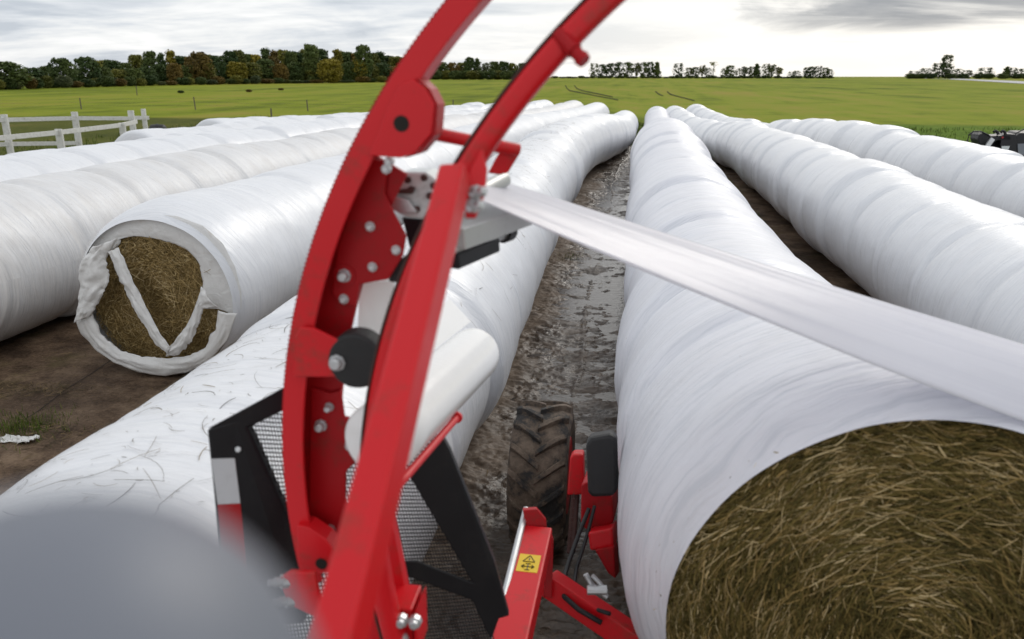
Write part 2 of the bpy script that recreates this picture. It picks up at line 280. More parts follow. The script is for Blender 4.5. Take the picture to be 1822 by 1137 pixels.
# ------------------------------------------------------------------ mesh helpers
def tag(o, label=None, cat=None, group=None, kind=None):
    if label: o['label'] = label
    if cat: o['category'] = cat
    if group: o['group'] = group
    if kind: o['kind'] = kind
    return o
def empty(name, loc, label, cat, group=None):
    o = bpy.data.objects.new(name, None); o.empty_display_size = 0.3; COL.objects.link(o); o.location = Vector([float(v) for v in loc])
    return tag(o, label, cat, group)
class MB:
    def __init__(s): s.v = []; s.f = []; s.uv = []
    def add(s, verts, faces, uv=None):
        o = len(s.v); s.v += [tuple(float(c) for c in p) for p in verts]; s.f += [tuple(i + o for i in f) for f in faces]
        if uv is not None: s.uv += [tuple(u) for u in uv]
        else: s.uv += [(0.5, 0.5)] * len(verts)
        return s
    def prism(s, poly, off):               # 3-D polygon swept by the vector off
        n = len(poly); off = np.asarray(off, float)
        vs = [np.asarray(p, float) for p in poly]; vs = vs + [p + off for p in vs]
        fs = [tuple(range(n)), tuple(range(2 * n - 1, n - 1, -1))] + [(i, i + n, (i + 1) % n + n, (i + 1) % n) for i in range(n)]
        return s.add(vs, fs)
    def beam(s, p0, p1, w, h, side=None, w1=None, h1=None):
        p0 = Vector([float(c) for c in p0]); p1 = Vector([float(c) for c in p1]); d = (p1 - p0).normalized()
        a = Vector([float(c) for c in side]) if side is not None else (Vector((0, 0, 1)) if abs(d.z) < 0.9 else Vector((1, 0, 0)))
        a = (a - d * a.dot(d)).normalized(); c = d.cross(a)
        w1 = w1 or w; h1 = h1 or h
        vs = [p0 + a * w / 2 * i + c * h / 2 * j for i, j in ((-1, -1), (1, -1), (1, 1), (-1, 1))] + [p1 + a * w1 / 2 * i + c * h1 / 2 * j for i, j in ((-1, -1), (1, -1), (1, 1), (-1, 1))]
        return s.add(vs, [(3, 2, 1, 0), (4, 5, 6, 7), (0, 1, 5, 4), (1, 2, 6, 5), (2, 3, 7, 6), (3, 0, 4, 7)])
    def lathe(s, p0, axis, prof, n=28):    # prof: (distance along axis, radius)
        p0 = Vector([float(c) for c in p0]); d = Vector([float(c) for c in axis]).normalized()
        a = (Vector((0, 0, 1)) if abs(d.z) < 0.9 else Vector((1, 0, 0))).cross(d).normalized(); c = d.cross(a)
        vs = []; fs = []; uv = []
        for k, (z, r) in enumerate(prof):
            for i in range(n):
                t = 2 * math.pi * i / n; vs.append(p0 + d * z + (a * math.cos(t) + c * math.sin(t)) * max(r, 1e-5)); uv.append((i / n, z))
        for k in range(len(prof) - 1):
            for i in range(n):
                j = (i + 1) % n; fs.append((k * n + i, k * n + j, k * n + n + j, k * n + n + i))
        fs.append(tuple(range(n - 1, -1, -1))); fs.append(tuple((len(prof) - 1) * n + i for i in range(n)))
        return s.add(vs, fs, uv)
    def tube(s, pts, r, n=8):
        pts = [Vector([float(c) for c in p]) for p in pts]; rs = r if isinstance(r, (list, tuple)) else [r] * len(pts)
        vs = []; fs = []
        for k, p in enumerate(pts):
            d = (pts[min(k + 1, len(pts) - 1)] - pts[max(k - 1, 0)]).normalized()
            a = (Vector((0, 0, 1)) if abs(d.z) < 0.9 else Vector((1, 0, 0))).cross(d).normalized(); c = d.cross(a)
            for i in range(n):
                t = 2 * math.pi * i / n; vs.append(p + (a * math.cos(t) + c * math.sin(t)) * rs[k])
        for k in range(len(pts) - 1):
            for i in range(n):
                j = (i + 1) % n; fs.append((k * n + i, k * n + j, k * n + n + j, k * n + n + i))
        fs.append(tuple(range(n - 1, -1, -1))); fs.append(tuple((len(pts) - 1) * n + i for i in range(n)))
        return s.add(vs, fs)
    def build(s, name, mat, parent=None, smooth=False, bevel=0.0):
        me = bpy.data.meshes.new(name); me.from_pydata(s.v, [], s.f); me.materials.append(mat)
        ul = me.uv_layers.new(name='UVMap'); li = np.zeros(len(me.loops), int); me.loops.foreach_get('vertex_index', li)
        ul.data.foreach_set('uv', np.asarray(s.uv, np.float32)[li].ravel())
        bm = bmesh.new(); bm.from_mesh(me)
        if not smooth or bevel: bmesh.ops.recalc_face_normals(bm, faces=bm.faces[:])
        bm.to_mesh(me); bm.free()
        if smooth: me.polygons.foreach_set('use_smooth', [True] * len(me.polygons))
        o = bpy.data.objects.new(name, me); COL.objects.link(o)
        if bevel:
            b = o.modifiers.new('bevel', 'BEVEL'); b.width = bevel; b.segments = 2; b.limit_method = 'ANGLE'; b.angle_limit = math.radians(35)
        if parent is not None:
            o.parent = parent; o.matrix_parent_inverse = Matrix.Translation(-parent.location) if parent.type == 'EMPTY' else Matrix.Identity(4)
        return o
def fast_mesh(name, V, F, mat, uv=None, parent=None, smooth=False):
    V = np.asarray(V, np.float32); F = np.asarray(F, np.int32)
    me = bpy.data.meshes.new(name); k = F.shape[1]
    me.vertices.add(len(V)); me.vertices.foreach_set('co', V.ravel())
    me.loops.add(F.size); me.loops.foreach_set('vertex_index', F.ravel())
    me.polygons.add(len(F)); me.polygons.foreach_set('loop_start', np.arange(0, F.size, k, dtype=np.int32))
    me.update(calc_edges=True)
    if smooth: me.polygons.foreach_set('use_smooth', np.ones(len(F), bool))
    if uv is not None:
        ul = me.uv_layers.new(name='UVMap'); ul.data.foreach_set('uv', np.asarray(uv, np.float32)[F.ravel()].ravel())
    me.materials.append(mat); me.validate()
    o = bpy.data.objects.new(name, me); COL.objects.link(o)
    if parent is not None:
        o.parent = parent; o.matrix_parent_inverse = Matrix.Translation(-parent.location) if parent.type == 'EMPTY' else Matrix.Identity(4)
    return o
def gridfaces(nu, nv):
    i, j = np.meshgrid(np.arange(nu - 1), np.arange(nv - 1), indexing='ij'); a = i * nv + j
    return np.stack([a, a + nv, a + nv + 1, a + 1], -1).reshape(-1, 4)
class Noise2:                               # smooth value noise for geometry
    def __init__(s, seed): s.g = np.random.default_rng(seed).random((256, 256))
    def __call__(s, x, y):
        x = np.asarray(x, float); y = np.asarray(y, float); xi = np.floor(x).astype(int); yi = np.floor(y).astype(int); fx = x - xi; fy = y - yi
        fx = fx * fx * (3 - 2 * fx); fy = fy * fy * (3 - 2 * fy); g = lambda a, b: s.g[a % 256, b % 256]
        return (g(xi, yi) * (1 - fx) + g(xi + 1, yi) * fx) * (1 - fy) + (g(xi, yi + 1) * (1 - fx) + g(xi + 1, yi + 1) * fx) * fy - 0.5
VN = [Noise2(k) for k in range(8)]
def fbm(x, y, o=5, k=0, rough=0.55):
    s = 0; a = 1.0
    x = np.asarray(x, float); y = np.asarray(y, float)
    for i in range(o):
        an = 0.45 + 0.9 * i; ca, sa = math.cos(an), math.sin(an)
        s = s + a * VN[(i + k) % 8]((x * ca - y * sa) * 2 ** i + 17 * i, (x * sa + y * ca) * 2 ** i + 31 * i); a *= rough
    return s

# ------------------------------------------------------------------ setting
def setting():
    ys = np.concatenate([np.linspace(-6, 70, 120), np.geomspace(71.5, 4000, 70)]); xs = np.concatenate([-np.geomspace(3500, 31, 50), np.linspace(-30, 30, 90), np.geomspace(31, 3500, 50)])
    X, Y = np.meshgrid(xs, ys, indexing='ij'); Z = T(X, Y)
    V = np.stack([X, Y, Z], -1).reshape(-1, 3)
    o = fast_mesh('ground', V, gridfaces(len(xs), len(ys))[:, ::-1][:, ::-1], M['ground'], smooth=True); tag(o, kind='structure')
    # wet, churned lane between the two middle rows
    n, k = 170, 2200
    t = np.linspace(0, 1, n); ys = 2.2 + 43 * np.linspace(0, 1, k) ** 1.6
    Tt, Yy = np.meshgrid(t, ys, indexing='ij'); Xx = -1.75 + 2.15 * Tt + 0.7 * sstep(25, 45, Yy) * 0.8
    h = 0.018 * fbm(Xx * 1.6, Yy * 1.1, 3, 0) + 0.036 * fbm(Xx * 4.2 + 5 + 1.3 * fbm(Xx * 2, Yy * 2, 2, 5), Yy * 6.5 + 1.2 * fbm(Xx * 1.5, Yy * 1.1, 2, 6), 5, 2, 0.68) + 0.010 * fbm(Xx * 14, Yy * 20, 3, 4, 0.7)
    h += 0.012 * np.exp(-((Tt - 0.60 - 0.05 * fbm(Yy * 0.6, Tt * 0 + 2, 3, 1)) / 0.012) ** 2)                        # a rut line
    h += 0.030 * np.clip(0.50 - Tt + 0.12 * fbm(Yy * 0.8, Tt * 2, 3, 1), 0, 1) * 3.0 + 0.012 * (1 - sstep(5, 8.5, Yy)) + 0.010 * sstep(0.9, 1, Tt)    # drier left side
    h -= 0.010 * sstep(8, 11, Yy) * (1 - sstep(20, 25, Yy)) * sstep(0.4, 0.6, Tt)
    h += 0.03 * sstep(24, 34, Yy)
    e = np.minimum(sstep(0, 0.05, Tt), 1 - sstep(0.96, 1, Tt)) * sstep(2.2, 2.6, Yy) * (1 - sstep(43, 45, Yy))
    Z = T(Xx, Yy) + 0.035 * e + h * e - 0.02 * (1 - e)
    o = fast_mesh('mud_lane', np.stack([Xx, Yy, Z], -1).reshape(-1, 3), gridfaces(n, k), M['mud'], smooth=True); tag(o, kind='structure')
    n, k = 6, 90; t = np.linspace(0.34, 0.985, n); ys = np.linspace(2.4, 28, k); Tt, Yy = np.meshgrid(t, ys, indexing='ij'); Xx = -1.75 + 2.15 * Tt
    o = fast_mesh('puddle_water', np.stack([Xx, Yy, T(Xx, Yy) + 0.0285 + 0.0065 * sstep(6, 9, Yy)], -1).reshape(-1, 3), gridfaces(n, k), M['water'], smooth=True); tag(o, kind='structure')
    # pale farm track crossing the far right of the field
    up = [(1640, 138.8), (1720, 141), (1822, 145.5), (1950, 151)]; dn = [(1640, 139.8), (1720, 143.2), (1822, 149.5), (1950, 157)]
    V = []
    for a, c in zip(up, dn):
        for q in (a, c): p = onT(*q); V.append((p[0], p[1], T(p[0], p[1]) + 0.12))
    o = fast_mesh('farm_track', V, [(0, 1, 3, 2), (2, 3, 5, 4), (4, 5, 7, 6)], M['track']); tag(o, kind='structure')
    def ribbon(name, pts, wpx, mat, lift):
        V = []
        for k, (x, y) in enumerate(pts):
            x0, y0 = pts[max(k - 1, 0)]; x1, y1 = pts[min(k + 1, len(pts) - 1)]; L = math.hypot(x1 - x0, y1 - y0)
            nx, ny = -(y1 - y0) / L * wpx / 2, (x1 - x0) / L * wpx / 2
            for s_ in (1, -1):
                p = onT(x + nx * s_, y + ny * s_); V.append((p[0], p[1], float(T(p[0], p[1])) + lift))
        o = fast_mesh(name, V, [(2 * i, 2 * i + 1, 2 * i + 3, 2 * i + 2) for i in range(len(pts) - 1)], mat); tag(o, kind='structure')
    ribbon('slab_joint', [(20, 768), (70, 733), (120, 698), (165, 668), (215, 634)], 3.0, M['joint'], 0.004)
    for pts in ([(1006, 152), (1009, 158), (1014, 162), (1030, 165), (1060, 171), (1100, 179)], [(1022, 152), (1026, 158), (1036, 162), (1056, 166), (1090, 173)], [(1166, 163), (1172, 168), (1180, 171)], [(1187, 163), (1192, 168), (1205, 172), (1236, 180)]):
        ribbon('wheel_rut', pts, 1.8, M['rut'], 0.05)
setting()

# ------------------------------------------------------------------ wrapped bale rows
def catmull(ctrl, ys):
    c = np.array(ctrl, float); return np.stack([np.interp(ys, c[:, 0], c[:, k]) for k in range(1, 4)], -1)
def smooth_path(ctrl, ys):
    c = np.array(ctrl, float); fine = np.linspace(c[0, 0], c[-1, 0], 1200)
    P = np.stack([np.interp(fine, c[:, 0], c[:, k]) for k in range(1, 4)], -1)
    w = max(3, int(1200 * 1.2 / (c[-1, 0] - c[0, 0]))); ker = np.hanning(2 * w + 1); ker /= ker.sum()
    Q = np.stack([np.convolve(np.pad(P[:, k], w, mode='edge'), ker, 'valid') for k in range(3)], -1)
    k0 = 1 - sstep(c[0, 0] + 0.5, c[0, 0] + 2.0, fine)[:, None]; Q = P * k0 + Q * (1 - k0)
    return np.stack([np.interp(ys, fine, Q[:, k]) for k in range(3)], -1)
TUBES = {}
def bale_row(key, ctrl, label, mat, near_end='open', blen=1.32, seed=0, jit=0.03, notch=0.035, ribs=1.0):
    r_ = np.random.default_rng(100 + seed)
    y0, y1 = ctrl[0][0], ctrl[-1][0]
    ys = [y0]
    while ys[-1] < y1: ys.append(ys[-1] + min(0.16, 0.022 + 0.0042 * max(ys[-1], 0)))
    ys = np.array(ys); ys[-1] = y1
    P = smooth_path(ctrl, ys)
    # ground-following: control heights are above the ground
    nb = int((y1 - y0) / blen) + 3
    edges = y0 + np.concatenate([[0], np.cumsum(blen * (1 + 0.12 * (r_.random(nb) - 0.5)))])
    bi = np.clip(np.searchsorted(edges, ys, side='right') - 1, 0, nb - 1); s = (ys - edges[bi]) / (edges[bi + 1] - edges[bi])
    rb = 1 + jit * 1.2 * (r_.random(nb) - 0.5); dx = jit * 1.6 * (r_.random(nb) - 0.5); dz = jit * 1.5 * (r_.random(nb) - 0.5)
    bl = sstep(0.0, 0.16, s)
    prev = np.maximum(bi - 1, 0)
    R = P[:, 2] * (rb[prev] * (1 - bl) + rb[bi] * bl); PX = P[:, 0] + dx[prev] * (1 - bl) + dx[bi] * bl; PZ = P[:, 1] + dz[prev] * (1 - bl) + dz[bi] * bl
    ds = np.minimum(s, 1 - s) * blen
    R = R * (1 - notch * np.exp(-(ds / 0.07) ** 2) + 0.010 * np.sin(math.pi * s))
    nth = 112
    th = np.linspace(0, 2 * math.pi, nth + 1)
    A, J = np.meshgrid(th, np.arange(len(ys)), indexing='xy')
    Yg = ys[:, None] + 0 * A
    # sagging and wrinkles: shallow ridges running round the tube
    wr = ribs * (0.010 * fbm(Yg * 3.1 + seed * 7 + 0.5 * np.cos(A), 1.4 * np.cos(A + 1) + 2 + 0 * A, 4, 1, 0.6) + 0.012 * fbm(1.6 * np.cos(A) + 4, Yg * 0.9 + 1.6 * np.sin(A) + seed, 3, 3))
    Rg = R[:, None] + wr
    Xg = PX[:, None] + Rg * np.cos(A) * 1.015; Zg = PZ[:, None] + Rg * np.sin(A)
    gz = T(Xg, Yg) + 0.006
    low = Zg < gz + 0.10                                # resting flat on the ground
    Zg = np.where(low, gz + 0.10 * np.exp(np.clip((Zg - gz - 0.10) / 0.10, -8, 0)), Zg)
    V = np.stack([Xg, Yg, Zg], -1)
    uv = np.stack([A / (2 * math.pi) * 2.0, Yg], -1)
    TUBES[key] = (ys, V)
    nv = nth + 1; F = gridfaces(len(ys), nv)[:, ::-1]
    root = empty('wrapped_bale_row', (PX[0], y0, 0), label, 'bale row', 'white plastic wrapped bale rows')
    V2 = V.reshape(-1, 3); U2 = uv.reshape(-1, 2)
    # closed far end (and closed near end when the film covers it)
    def cap(row, sgn):
        nonlocal V2, U2, F
        ring = V[row]; c = ring.mean(0); prev = np.arange(row % len(ys) * nv, row % len(ys) * nv + nv)
        for q, dyy in ((0.93, 0.05), (0.7, 0.085), (0.35, 0.10), (0.02, 0.105)):
            nr = c + (ring - c) * q; nr[:, 1] += sgn * dyy; o = len(V2)
            V2 = np.vstack([V2, nr]); U2 = np.vstack([U2, uv[row] + (0, sgn * (1 - q))]); cur = np.arange(o, o + nv)
            f = np.stack([prev[:-1], prev[1:], cur[1:], cur[:-1]], -1); F = np.vstack([F, f if sgn > 0 else f[:, ::-1]]); prev = cur
    cap(len(ys) - 1, 1)
    if near_end == 'closed': cap(0, -1)
    film = fast_mesh('film_wrap', V2, F, mat, U2, root, smooth=True)
    return root
def straws(n, pos, tang, nrm, lens, wid, rgen, curl=0.35, lift=0.0, segs=3):
    """n narrow bent blades; pos (n,3), tang (n,3) unit, nrm (n,3) unit"""
    side = np.cross(nrm, tang); side /= np.linalg.norm(side, axis=1)[:, None] + 1e-9
    t = np.linspace(-0.5, 0.5, segs + 1); V = np.zeros((n, segs + 1, 2, 3)); c1 = rgen.normal(0, curl, n); l1 = rgen.random(n) * lift
    for k, tt in enumerate(t):
        c = pos + tang * (tt * lens)[:, None] + side * (c1 * lens * (tt * tt * 2 - 0.25))[:, None] + nrm * (l1 * lens * (0.25 - tt * tt) * 2)[:, None]
        w = wid * (1 - 0.5 * abs(tt)); tw = rgen.normal(0, 0.5, n)
        dirn = side + nrm * 0.35
        V[:, k, 0] = c - dirn * (w / 2)[:, None]; V[:, k, 1] = c + dirn * (w / 2)[:, None]
    V = V.reshape(-1, 3); base = np.arange(n)[:, None] * (segs + 1) * 2
    F = np.concatenate([base + np.array([[2 * k, 2 * k + 1, 2 * k + 3, 2 * k + 2]]) for k in range(segs)], 1).reshape(-1, 4)
    u = np.repeat(rgen.random(n), (segs + 1) * 2); uv = np.stack([u, u * 0], -1)
    return V, F, uv
def hay_end(root, c, R, n, mat, seed, lo=0.04, hi=0.22, wid=(0.0022, 0.0055), spread=0.55, deep=0.05, name='hay_bale'):
    g = np.random.default_rng(seed); cx, cy, cz = c
    rr = R * np.sqrt(g.random(n)) * 0.98; a = g.random(n) * 2 * math.pi
    lump = 0.022 * fbm(rr * 6 * np.cos(a) + 3, rr * 6 * np.sin(a), 4, 2)
    pos = np.stack([cx + rr * np.cos(a), cy - deep * g.random(n) ** 1.5 + lump * 1.2, cz + rr * np.sin(a)], -1)
    ang = a + math.pi / 2 + g.normal(0, spread, n) * np.where(g.random(n) < 0.12, 3.5, 0.9) + 0.9 * fbm(rr * 4 * np.cos(a) + 1, rr * 4 * np.sin(a) + 6, 3, 4)
    tang = np.stack([np.cos(ang), g.normal(0, 0.16, n), np.sin(ang)], -1); tang /= np.linalg.norm(tang, axis=1)[:, None]
    nrm = np.tile(np.array([[0.0, -1.0, 0.0]]), (n, 1)) + g.normal(0, 0.35, (n, 3)); nrm /= np.linalg.norm(nrm, axis=1)[:, None]
    L = np.minimum(lo + (hi - lo) * g.random(n) ** 1.8, 0.03 + 1.3 * np.maximum(R - rr, 0.0)); w = wid[0] + (wid[1] - wid[0]) * g.random(n) ** 2
    chaff = g.random(n) < 0.42; L = np.where(chaff, 0.012 + 0.035 * g.random(n), L); w = np.where(chaff, w * 1.5, w)
    V, F, uv = straws(n, pos, tang, nrm, L, w, g, 0.16, 0.2)
    uv[:, 0] = np.clip(uv[:, 0] ** 1.35 + 0.25 * np.repeat(fbm(rr * 5 * np.cos(a), rr * 5 * np.sin(a) + 9, 4, 5), 8), 0, 1)
    # the packed bale behind the loose strands: a lumpy disc that runs back into the film
    nr, na = 60, 160; q = np.linspace(0.0, 1, nr); aa = np.linspace(0, 2 * math.pi, na); Q, A = np.meshgrid(q, aa, indexing='ij')
    x = Q * np.cos(A) * R; z = Q * np.sin(A) * R
    y = cy + 0.012 + 0.04 * fbm(x * 9, z * 9, 5, 1) + 0.05 * sstep(0.93, 1.0, Q)
    V0 = np.stack([cx + x, y, cz + z], -1).reshape(-1, 3); F0 = gridfaces(nr, na)[:, ::-1]
    back = np.stack([cx + np.cos(aa) * R * 0.97, np.full(na, cy + 1.2), cz + np.sin(aa) * R * 0.97], -1)
    o = len(V0); i0 = np.arange((nr - 1) * na, nr * na); i1 = np.arange(o, o + na); F1 = np.stack([i0[:-1], i1[:-1], i1[1:], i0[1:]], -1)
    VV = np.vstack([V0, back, V]); FF = np.vstack([F0, F1, F + o + na])
    u0 = np.clip(0.10 + 0.25 * fbm(V0[:, 0] * 14, V0[:, 2] * 14, 4, 3), 0, 0.4)
    UU = np.vstack([np.stack([u0, u0 * 0], -1), np.zeros((na, 2)), uv])
    return fast_mesh(name, VV, FF, mat, UU, root)

def g0(X, Y): return float(T(X, Y))
def row_ctrl(pts): return [(y, x, z + g0(x, y), r) for y, x, z, r in pts]
R1 = bale_row('R1', [(2.235, .915, 1.20, .784), (2.29, .915, 1.20, .788), (2.34, .915, 1.20, .808), (2.42, .91, 1.19, .835), (2.55, .90, 1.17, .868), (2.9, .88, 1.13, .880), (3.5, .85, 1.07, .86), (4.2, .83, 1.01, .835), (5, .82, .94, .82), (6, .83, .86, .82), (8, .83, .84, .82), (10, .83, .84, .82), (14, .81, .87, .82), (18, .82, 1.0, .82), (21.5, .86, 1.05, .82),
              (25, .97, .86, .81), (30, 1.12, .52, .80), (38, 1.3, .06, .79), (48, 1.46, .04, .79), (58, 1.6, .20, .78)],
              'white wrapped bale row right of the muddy lane with open dark hay end', M['film_clean'], 'open', seed=1, jit=0.045, notch=0.040)
hay_end(R1, (.915, 2.33, 1.20), .774, 46000, M['hay'], 5, 0.04, 0.20, (0.0010, 0.0042), 0.36)
bale_row('R2', row_ctrl([(1.5, 3.7, .80, .79), (6, 3.62, .80, .79), (10, 3.58, .82, .79), (14, 3.62, .82, .79), (20, 3.6, .84, .79), (26, 3.62, .84, .78), (34, 3.55, .80, .78), (46, 3.2, .80, .78), (57, 2.72, .8, .78)]),
         'long white wrapped bale row between the open hay row and the rightmost row', M['film'], 'closed', seed=2, jit=0.06, notch=0.058)
bale_row('R3', row_ctrl([(5, 6.75, .80, .80), (12, 6.65, .80, .80), (16, 6.5, .82, .80), (22, 6.35, .88, .81), (28, 6.15, .92, .81), (36, 5.7, .82, .79), (46, 5.0, .82, .79), (58, 4.2, .8, .79)]),
         'rightmost white wrapped bale row beside the green field and dark implement', M['film'], 'closed', seed=3, jit=0.08, notch=0.072)
bale_row('L1', row_ctrl([(0.2, -1.74, .78, .81), (3, -1.78, .78, .81), (6, -1.76, .8, .80), (10, -1.78, .85, .80), (14, -1.84, .92, .80), (18, -1.84, .98, .80), (21, -1.78, .96, .80), (24, -1.60, .96, .80), (28, -1.15, .98, .79), (34, -.84, .92, .79), (40, -.66, .85, .79), (49, -.5, .8, .78)]),
         'straw littered white bale row passing beneath the red wrapper', M['film'], 'closed', seed=4, jit=0.045, notch=0.035)
L2 = bale_row('L2', row_ctrl([(6.92, -4.56, .80, .80), (7.0, -4.56, .80, .84), (7.12, -4.56, .81, .865), (7.3, -4.56, .82, .88), (7.6, -4.55, .84, .885), (10, -4.5, .85, .87), (14, -4.4, .85, .86), (20, -4.2, .85, .85), (30, -3.6, .85, .83), (44, -2.75, .85, .8), (53, -2.3, .82, .8)]),
         'white bale row with a torn film end showing brown hay', M['film'], 'open', seed=5, jit=0.02, notch=0.018)
bale_row('L3', row_ctrl([(4.5, -7.3, .86, .88), (10, -7.15, .86, .87), (16, -6.9, .86, .86), (26, -6.1, .86, .84), (42, -4.7, .86, .8), (55, -3.95, .84, .8)]),
         'dusty white bale row left of the torn ended row', M['film_dusty'], 'closed', seed=6, jit=0.045, notch=0.045)
bale_row('L4', row_ctrl([(6, -9.75, .86, .86), (14, -9.55, .86, .86), (24, -8.8, .86, .84), (40, -7.2, .86, .8), (55, -5.9, .84, .8)]),
         'clean white bale row next beyond the dusty row on the left', M['film'], 'closed', seed=7, jit=0.05, notch=0.05)
bale_row('L5', row_ctrl([(9, -12.3, .85, .85), (20, -11.7, .86, .85), (32, -10.4, .86, .82), (46, -8.9, .86, .8), (55, -8.1, .84, .8)]),
         'white bale row nearest the white plank fence', M['film'], 'closed', seed=8, jit=0.06, notch=0.05)
bale_row('L6', row_ctrl([(21.8, -14.35, .80, .85), (32, -13.4, .86, .83), (45, -11.6, .85, .8), (55, -10.4, .84, .8)]),
         'short white bale row starting level with the corner of the white fence', M['film'], 'closed', seed=9, jit=0.06, notch=0.05)
bale_row('L7', row_ctrl([(29, -15.9, .85, .84), (40, -14.8, .86, .8), (54, -13.2, .84, .8)]),
         'farthest white bale row, its rounded end showing behind the other left rows', M['film'], 'closed', seed=10, jit=0.06, notch=0.05)

def torn_end():
    hay_end(L2, (-4.56, 7.06, .80), .80, 16000, M['hay_dry'], 9, 0.04, 0.22, (0.002, 0.005), 0.8)
    Yp = 6.95
    def sheet(name, A, B, n=40, m=14, amp=0.02, dy=0.0, bow=0.03):    # crumpled film between two pixel polylines
        def res(P):
            q = np.array([onY(x, y, Yp + dy) for x, y in P]); d = np.r_[0, np.cumsum(np.linalg.norm(np.diff(q, axis=0), axis=1))]
            tt = np.linspace(0, d[-1], n); return np.stack([np.interp(tt, d, q[:, k]) for k in range(3)], -1)
        a, b = res(A), res(B); t = np.linspace(0, 1, m)[None, :, None]; V = a[:, None] * (1 - t) + b[:, None] * t
        I, J = np.meshgrid(np.arange(n) / n, np.arange(m) / m, indexing='ij')
        V[..., 1] -= bow * np.sin(np.pi * J) + amp * 2 * fbm(I * 9 + len(name), J * 5, 4, 2); V[..., 0] += amp * 0.8 * fbm(I * 7 + 3, J * 4, 4, 4); V[..., 2] += amp * 0.8 * fbm(I * 8 + 5, J * 4, 4, 6)
        rag = (b - a)[:, None] * (0.16 * fbm(I * 22 + len(A), I * 0 + 3, 3, 1) * (1 - J) ** 3 * np.minimum(1, 0.10 / np.maximum(np.linalg.norm(b - a, axis=1), 1e-3))[:, None])[..., None] * 2.0; V = V + rag
        o = fast_mesh(name, V.reshape(-1, 3), gridfaces(n, m), M['crumple'], parent=L2, smooth=True)
        md = o.modifiers.new('thick', 'SOLIDIFY'); md.thickness = 0.003; return o
    # folded V of torn film hanging across the face
    sheet('torn_film_strip', [(193, 447), (203, 470), (222, 518), (250, 570), (278, 612), (300, 633)], [(212, 440), (224, 462), (240, 505), (266, 556), (288, 595), (305, 616)], dy=-0.10, amp=0.014)
    sheet('torn_film_strip', [(298, 633), (320, 630), (342, 608), (354, 580), (363, 548), (389, 548)], [(302, 616), (312, 608), (330, 582), (341, 562), (354, 530), (360, 508)], dy=-0.09, amp=0.014)
    # left flap and lower collar
    sheet('torn_film_flap', [(205, 425), (190, 462), (196, 500), (178, 535), (163, 560)], [(165, 440), (143, 480), (142, 520), (138, 560), (136, 572)], dy=-0.10, amp=0.02, bow=0.05)
    sheet('torn_film_flap', [(163, 556), (172, 580), (192, 605), (218, 624), (255, 634), (300, 636), (340, 633), (365, 618), (384, 585), (391, 552)],
          [(137, 572), (146, 594), (172, 622), (205, 645), (250, 662), (295, 669), (335, 662), (374, 642), (406, 604), (424, 556)], n=70, dy=-0.06, amp=0.012, bow=0.035)
    # torn rim round the top and right of the opening
    sheet('torn_film_flap', [(208, 440), (217, 424), (240, 420), (275, 424), (310, 434), (338, 448), (355, 468), (361, 505), (356, 535), (364, 548), (392, 550)],
          [(140, 478), (160, 428), (206, 392), (258, 380), (314, 384), (362, 402), (396, 432), (419, 476), (430, 520), (430, 545), (428, 562)], n=80, dy=0.05, amp=0.005, bow=0.015)
torn_end()

def straw_litter():
    g = np.random.default_rng(3); ys, V = TUBES['L1']; n = 2400
    yy = 0.6 + 21 * g.random(n) ** 1.5; j = np.searchsorted(ys, yy).clip(1, len(ys) - 2)
    a = np.clip(g.normal(0.27, 0.085, n), 0.08, 0.44); i = (a * 112).astype(int)
    p = V[j, i]; e1 = V[j, i + 1] - p; e2 = V[j + 1, i] - p; nr = np.cross(e1, e2); nr /= np.linalg.norm(nr, axis=1)[:, None]; nr *= np.sign(nr[:, 2])[:, None] + 1e-9
    e1 /= np.linalg.norm(e1, axis=1)[:, None]; e2 /= np.linalg.norm(e2, axis=1)[:, None]; w = g.random(n) * 2 * math.pi
    tg = e1 * np.cos(w)[:, None] + e2 * np.sin(w)[:, None]
    L = 0.02 + 0.20 * g.random(n) ** 2.4
    Vs, F, uv = straws(n, p + nr * 0.006, tg, nr, L, 0.0014 + 0.0024 * g.random(n) ** 2, g, 0.26, 0.05, 5)
    o = fast_mesh('loose_straw', Vs, F, M['straw'], uv); tag(o, 'scattered bits of straw lying on the white film beneath the wrapper', 'straw', kind='stuff')
straw_litter()
